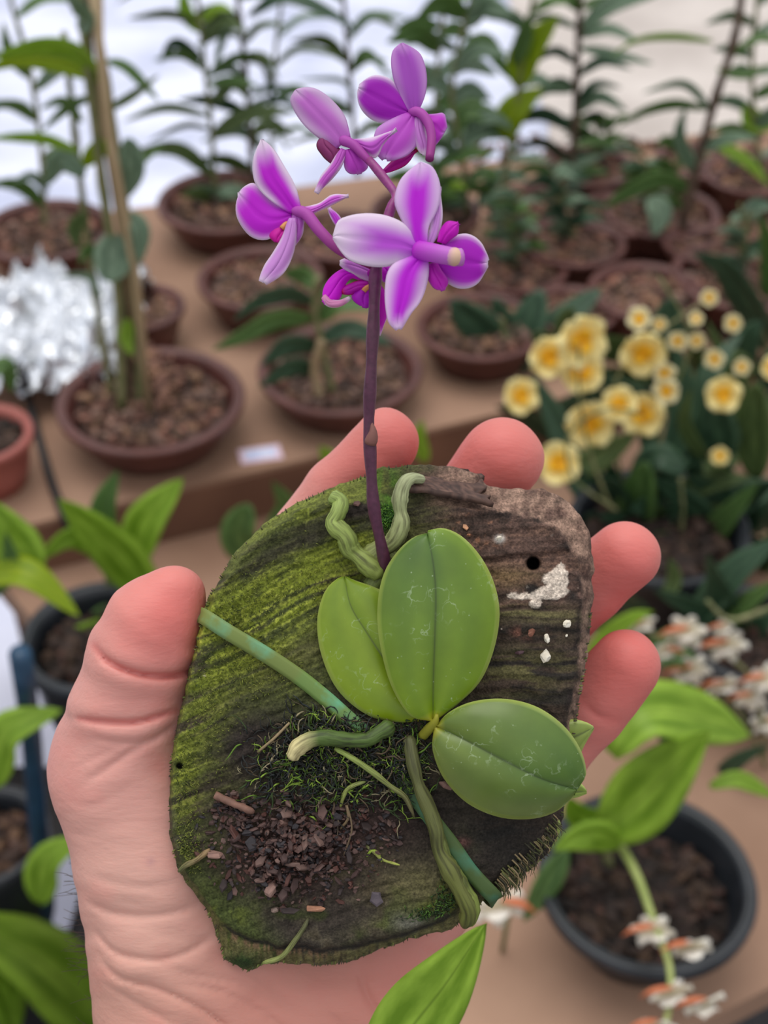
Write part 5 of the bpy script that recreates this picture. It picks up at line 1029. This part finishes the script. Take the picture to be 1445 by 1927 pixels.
# ------------------------------------------------------------------ green plastic strap round the wood
m, nt, b, out = newmat('strap')
tcn = N(nt, 'ShaderNodeTexCoord'); z = N(nt, 'ShaderNodeTexNoise'); z.inputs['Scale'].default_value = 170; z.inputs['Detail'].default_value = 6; nt.links.new(tcn.outputs['Object'], z.inputs['Vector'])
rp = N(nt, 'ShaderNodeValToRGB'); rp.color_ramp.elements[0].color = C4(srgb(112, 128, 62)); rp.color_ramp.elements[0].position = .48; rp.color_ramp.elements[1].color = C4(srgb(104, 162, 124)); rp.color_ramp.elements[1].position = .7; nt.links.new(z.outputs[0], rp.inputs[0])
at = N(nt, 'ShaderNodeAttribute', attribute_name='Col'); mx = N(nt, 'ShaderNodeMix', data_type='RGBA', blend_type='MULTIPLY'); mx.inputs[0].default_value = 1; nt.links.new(rp.outputs[0], mx.inputs[6]); nt.links.new(at.outputs['Color'], mx.inputs[7])
nt.links.new(mx.outputs[2], b.inputs['Base Color']); b.inputs['Roughness'].default_value = .6
bp = N(nt, 'ShaderNodeBump'); bp.inputs['Strength'].default_value = .4; bp.inputs['Distance'].default_value = .0003; nt.links.new(z.outputs[0], bp.inputs['Height']); nt.links.new(bp.outputs[0], b.inputs['Normal'])
mstrap = m
sp_ = [(400, 1190, -196), (372, 1168, -150), (374, 1158, -60), (386, 1162, 2), (430, 1190, 16), (500, 1232, 18), (560, 1272, 16), (610, 1312, 16), (648, 1346, 18), (700, 1395, 18), (760, 1470, 12), (815, 1545, 10), (850, 1590, 10), (885, 1640, 12), (926, 1684, 8), (934, 1694, -20), (930, 1694, -80), (900, 1660, -196)]
c = catmull(sp_, 90); mb = MB(); v = []; f = []; cc = []
for i in range(90):
    a = c[max(i - 1, 0)]; b2_ = c[min(i + 1, 89)]; t = np.array([b2_[0] - a[0], b2_[1] - a[1]]); 
    if np.hypot(*t) < 3: t = np.array([.8, .6]) * 3
    t = t / np.hypot(*t); hw = 15; nx_, ny_ = -t[1], t[0]
    if i < 12 or i > 76: nx_, ny_ = -.55, .83
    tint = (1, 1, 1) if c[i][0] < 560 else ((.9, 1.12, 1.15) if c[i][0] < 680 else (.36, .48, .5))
    for s in (-1, -.5, 0, .5, 1):
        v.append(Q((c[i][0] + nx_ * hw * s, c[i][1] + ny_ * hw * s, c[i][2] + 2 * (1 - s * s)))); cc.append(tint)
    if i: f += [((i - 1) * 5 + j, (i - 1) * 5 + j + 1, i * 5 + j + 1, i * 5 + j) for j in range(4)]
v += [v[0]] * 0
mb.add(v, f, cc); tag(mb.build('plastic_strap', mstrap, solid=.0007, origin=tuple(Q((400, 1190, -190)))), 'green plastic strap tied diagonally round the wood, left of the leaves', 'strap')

# ------------------------------------------------------------------ moss and fibres, bark crumbs, perlite
mossm = simple('moss_strand', (1, 1, 1), (.75, .75, .75), .7, 400, attr=True)
mb = MB(); cols = [srgb(28, 30, 28)] * 6 + [srgb(40, 46, 46)] * 3 + [srgb(52, 72, 28)] * 3 + [srgb(96, 130, 36)] + [srgb(84, 70, 54)] + [srgb(140, 170, 60), srgb(96, 80, 58), srgb(150, 140, 108)]
for k in range(1500):
    if k < 1050: x, y = random.gauss(620, 85), random.gauss(1440, 42)
    elif k < 1250: x, y = random.gauss(760, 24), random.gauss(1440, 40)
    else: x, y = random.gauss(620, 60), random.gauss(1375, 16)
    if x > 830 or x < 455 or y > 1545 or y < 1335 or (y < 1370 and x < 520): continue
    w0 = wz(x, y); cl = random.choice(cols); L_ = random.uniform(12, 52); a = random.uniform(0, 6.28); p = [(x, y, w0 - 2)]
    for s_ in range(4): a += random.uniform(-.9, .9); p.append((p[-1][0] + L_ / 4 * math.cos(a), p[-1][1] + L_ / 4 * math.sin(a), w0 + random.uniform(1, 15)))
    r = random.uniform(.7, 2.0) * S; mb.tube([Q(q) for q in catmull(p, 7)], [r, r, r, r * .9, r * .8, r * .6, r * .3], 4, c=cl)
    if cl[1] > .12 and random.random() < .5:
        for s_ in range(3):
            b0 = p[random.randint(1, 4)]; aa = random.uniform(0, 6.28); mb.tube([Q(b0), Q((b0[0] + 5 * math.cos(aa), b0[1] + 5 * math.sin(aa), b0[2] + 3)), Q((b0[0] + 9 * math.cos(aa), b0[1] + 9 * math.sin(aa), b0[2] + 3))], [r * .6, r * .5, r * .2], 3, c=cl)
tag(mb.build('moss_clump', mossm, origin=tuple(Q((620, 1440, 10)))), 'tangle of dark and green moss strands at the orchid foot', 'moss', kind='stuff')
mb = MB()
for k in range(420):   # fibre fringe at the lower right edge of the wood
    u = random.random(); x = 1050 - 100 * u + random.gauss(0, 6); y = 1560 + 115 * u + random.gauss(0, 6); w0 = random.uniform(-60, 0)
    x -= abs(random.gauss(0, 7)); y -= abs(random.gauss(0, 7)); L_ = random.uniform(4, 12) if u < .5 else random.uniform(6, 34) * random.uniform(.4, 1); a = random.uniform(.0, 2.0) if u < .5 else random.gauss(1.15, .3); p = [(x - 12, y - 12, w0), (x, y, w0), (x + L_ * .5 * math.cos(a), y + L_ * .5 * math.sin(a), w0), (x + L_ * math.cos(a + .3), y + L_ * math.sin(a + .3), w0)]
    mb.tube([Q(q) for q in catmull(p, 6)], [S * q for q in (1.6, 1.6, 1.4, 1.2, .9, .3)], 4, c=random.choice([srgb(110, 110, 60), srgb(150, 130, 96), srgb(80, 84, 46), srgb(60, 56, 40)]))
for k in range(520):   # mossy nap standing on the rim
    i = random.randrange(len(OUT)); a = OUT[i]; b2_ = OUT[(i + 1) % len(OUT)]; u = random.random(); x = a[0] + (b2_[0] - a[0]) * u; y = a[1] + (b2_[1] - a[1]) * u
    if x > 780 and y < 1150: continue
    ox, oy = x - 700, y - 1350; ll = math.hypot(ox, oy); ox /= ll; oy /= ll; w0 = random.uniform(-90, -14); L_ = random.uniform(1, 3.5)
    mb.tube([Q((x - 5 * ox, y - 5 * oy, w0)), Q((x, y, w0)), Q((x + ox * L_, y + oy * L_, w0 + random.uniform(-4, 4)))], [S * 1.6, S * 1.2, S * .3], 4, c=random.choice([srgb(90, 104, 40), srgb(60, 70, 34), srgb(120, 126, 60), srgb(70, 60, 44)]))
tag(mb.build('moss_fringe', mossm, origin=tuple(Q((1000, 1620, -30)))), 'short mossy fibres fringing the rim of the wood', 'moss', kind='stuff')
def fuzz(name, blobs, n, cols, label, Ls=(3, 8), r=1.1):
    mb = MB()
    for k in range(n):
        bx, by, rx, ry = random.choice(blobs); x = random.gauss(bx, rx); y = random.gauss(by, ry)
        if float(polyd(np.array([x]), np.array([y]), FRN)[0]) > -6: continue
        w0 = wz(x, y); a = random.uniform(0, 6.28); L_ = random.uniform(*Ls)
        mb.tube([Q((x, y, w0 - 2)), Q((x + L_ * .4 * math.cos(a), y + L_ * .4 * math.sin(a), w0 + L_ * .5)), Q((x + L_ * math.cos(a), y + L_ * math.sin(a), w0 + L_ * .7))], [S * r, S * r * .8, S * .3], 3, c=random.choice(cols))
    tag(mb.build(name, mossm, origin=tuple(Q((blobs[0][0], blobs[0][1], 0)))), label, 'moss', kind='stuff')
fuzz('green_moss', [(722, 915, 12, 16), (735, 950, 7, 16), (726, 975, 6, 12)], 700, [srgb(70, 120, 36), srgb(50, 90, 30), srgb(110, 160, 50)], 'bright green moss tuft beside the stalk near the top of the wood', (5, 11), 1.5)
fuzz('green_moss', [(840, 1700, 14, 16), (820, 1722, 24, 8), (778, 1400, 14, 30), (770, 1440, 10, 20)], 700, [srgb(50, 80, 30), srgb(34, 52, 26), srgb(84, 120, 40)], 'dark green moss beside the long root low on the wood', (5, 11), 1.4)
fuzz('moss_felt', [(540, 1115, 80, 40), (440, 1160, 40, 30), (390, 1330, 24, 70), (346, 1480, 14, 70), (470, 1260, 50, 30), (350, 1600, 14, 30)], 2600, [srgb(120, 130, 44), srgb(90, 104, 36), srgb(150, 156, 70), srgb(70, 82, 32)], 'thin green moss felt over the left half of the wood', (3, 7), .9)

chipm = simple('bark_chip', (.75, .75, .75), (1.2, 1.15, 1.1), .7, 500, .5, .0005, attr=True, spec=.4)
ccol = [srgb(66, 48, 46), srgb(88, 66, 62), srgb(50, 40, 40), srgb(104, 82, 76), srgb(80, 50, 44), srgb(46, 42, 46), srgb(70, 52, 50)]
mb = MB()
for k in range(1700):
    x, y = (random.gauss(548, 66), random.gauss(1598, 50)) if k < 1250 else ((random.gauss(430, 24), random.gauss(1520, 22)) if k < 1400 else (random.gauss(690, 80), random.gauss(1565, 36)))
    if (x - 560) ** 2 / 200 ** 2 + (y - 1590) ** 2 / 130 ** 2 > 1: continue
    w0 = wz(x, y); s_ = random.choice([random.uniform(2, 5), random.uniform(4, 10)]) * S; hp = 26 * math.exp(-((x - 545) / 75) ** 2 - ((y - 1600) / 60) ** 2); mb.chunk(Q((x, y, w0 + random.uniform(0, 6 + hp))), s_, c=random.choice(ccol), flat=.35)
tag(mb.build('bark_crumbs', chipm, origin=tuple(Q((550, 1600, 5))), smooth=False), 'fine dark bark crumbs heaped on the lower left of the wood', 'bark crumbs', kind='stuff')
def single(name, px, py, size, col, label, cat, group=None, flat=.6, mat=None, lift=0):
    mb = MB(); p = Q((px, py, wz(px, py) + size * .35 + lift)); mb.chunk((p.x, p.y, p.z), size * S, c=col, flat=flat)
    return tag(mb.build(name, mat or chipm, origin=tuple(p), smooth=False), label, cat, group)
named = [(588, 1582, 24, srgb(56, 50, 50), 'large near-black bark chip in the middle of the crumb heap'), (402, 1608, 17, srgb(150, 118, 108), 'pinkish brown bark chip at the left end of the crumb heap'), (510, 1672, 18, srgb(140, 112, 104), 'pale bark chip low in the crumb heap'),
         (592, 1710, 17, srgb(168, 122, 98), 'tan bark chip at the bottom of the crumb heap'), (708, 1692, 16, srgb(84, 76, 84), 'lone grey angular chip right of the crumb heap'), (518, 1712, 12, srgb(128, 110, 102), 'small grey curled chip at the lower edge of the heap'),
         (838, 1478, 12, srgb(130, 100, 92), 'rosy chip lying between long root and lower leaf'), (535, 1548, 14, srgb(120, 92, 84), 'upright ragged chip at the top of the heap, under the moss')]
for (x, y, s_, c_, lb) in named: single('bark_chip', x, y, s_, c_, lb, 'bark chip', None, .45, None, 5)
for k in range(46):
    x, y = random.gauss(545, 62), random.gauss(1605, 46)
    if (x - 555) ** 2 / 170 ** 2 + (y - 1600) ** 2 / 115 ** 2 > 1: x, y = 540 + random.uniform(-60, 60), 1600 + random.uniform(-40, 50)
    single('bark_chip', x, y, random.uniform(9, 17), random.choice(ccol), 'dark angular bark chip among the many in the heap on the wood', 'bark chip', 'dark bark chips in the heap on the wood', .35, None, 14 * math.exp(-((x - 545) / 75) ** 2 - ((y - 1600) / 60) ** 2) + 8)
wh = simple('perlite', srgb(226, 214, 190), srgb(244, 238, 224), .8, 800, .4, .0003)
for (x, y, s_, lb) in ((1026, 1234, 11, 'largest cream perlite grain, lowest of three at right'), (1029, 1201, 8.5, 'rounded white perlite grain, middle of the three at right'), (1067, 1174, 8.5, 'angular white perlite grain nearest the right edge'), (1066, 1196, 3.5, 'tiny white perlite speck under the topmost grain'), (940, 1013, 6.5, 'white grain alone on the brown wood above the nail hole')):
    single('perlite_grain', x, y, s_, (1, 1, 1), lb, 'perlite grain', None, .9, wh, 2)
for (x, y, s_, c_, lb) in ((876, 992, 8, srgb(196, 146, 112), 'upper of two tan crumbs above the big leaf'), (882, 1006, 7, srgb(196, 140, 108), 'lower of two tan crumbs above the big leaf'), (978, 1228, 8, srgb(74, 52, 58), 'dark purple chip left of the largest perlite grain'), (1000, 1190, 15, srgb(128, 84, 68), 'reddish brown flake left of the perlite grains'), (672, 948, 9, srgb(96, 68, 64), 'small dark flake between root and stalk near the top'), (852, 905, 0, None, '')):
    if s_: single('bark_flake', x, y, s_, c_, lb, 'bark flake', None, .4, None, 2)
# twig
mb = MB(); c = catmull([on(404, 1496, 6, 6), on(430, 1508, 6, 12), on(462, 1522, 6, 12), on(478, 1528, 6, 8)], 14); mb.tube([Q(p) for p in c], [S * 7] * 13 + [S * 4], 8, c=srgb(124, 92, 80), bump=.18)
tag(mb.build('twig', chipm, origin=tuple(Q((440, 1510, 8)))), 'short brown twig lying above the bark crumbs', 'twig')
mb = MB(); c = catmull([on(485, 1415, 3, 6), on(515, 1390, 3, 14), on(545, 1360, 3, 12)], 10); mb.tube([Q(p) for p in c], S * 2.6, 6, c=srgb(150, 132, 100))
tag(mb.build('twig', chipm, origin=tuple(Q((515, 1390, 8)))), 'thin straw above the moss near the strap', 'twig')
# loose bark piece on the top rim
mb = MB(); v = []; f = []; nn_ = 26; mm2 = 14
for i in range(nn_):
    for j in range(mm2):
        u = i / (nn_ - 1); s = j / (mm2 - 1); x = 768 + 142 * u; yb = 884 + 34 * u * s + 0 * s; y = 882 + 10 * u + (32 + 16 * u) * s
        rr = 5 * float(n2(np.array([u * 4.]), np.array([s * 14.]), 7, 3)[0]); w0 = -64 + 76 * s + rr
        v.append(Q((x + 3 * rr * (u > .9), y + (rr if j in (0, mm2 - 1) else 0), w0)))
    if i: f += [((i - 1) * mm2 + j, (i - 1) * mm2 + j + 1, i * mm2 + j + 1, i * mm2 + j) for j in range(mm2 - 1)]
mb.add(v, f, [lerp(srgb(112, 86, 76), srgb(64, 48, 44), .5 + .5 * random.uniform(-1, 1)) for _ in v])
pc = mb.build('loose_bark', chipm, wood, solid=.0012)
for o in bpy.data.objects:
    if '_w' in o: del o['_w']
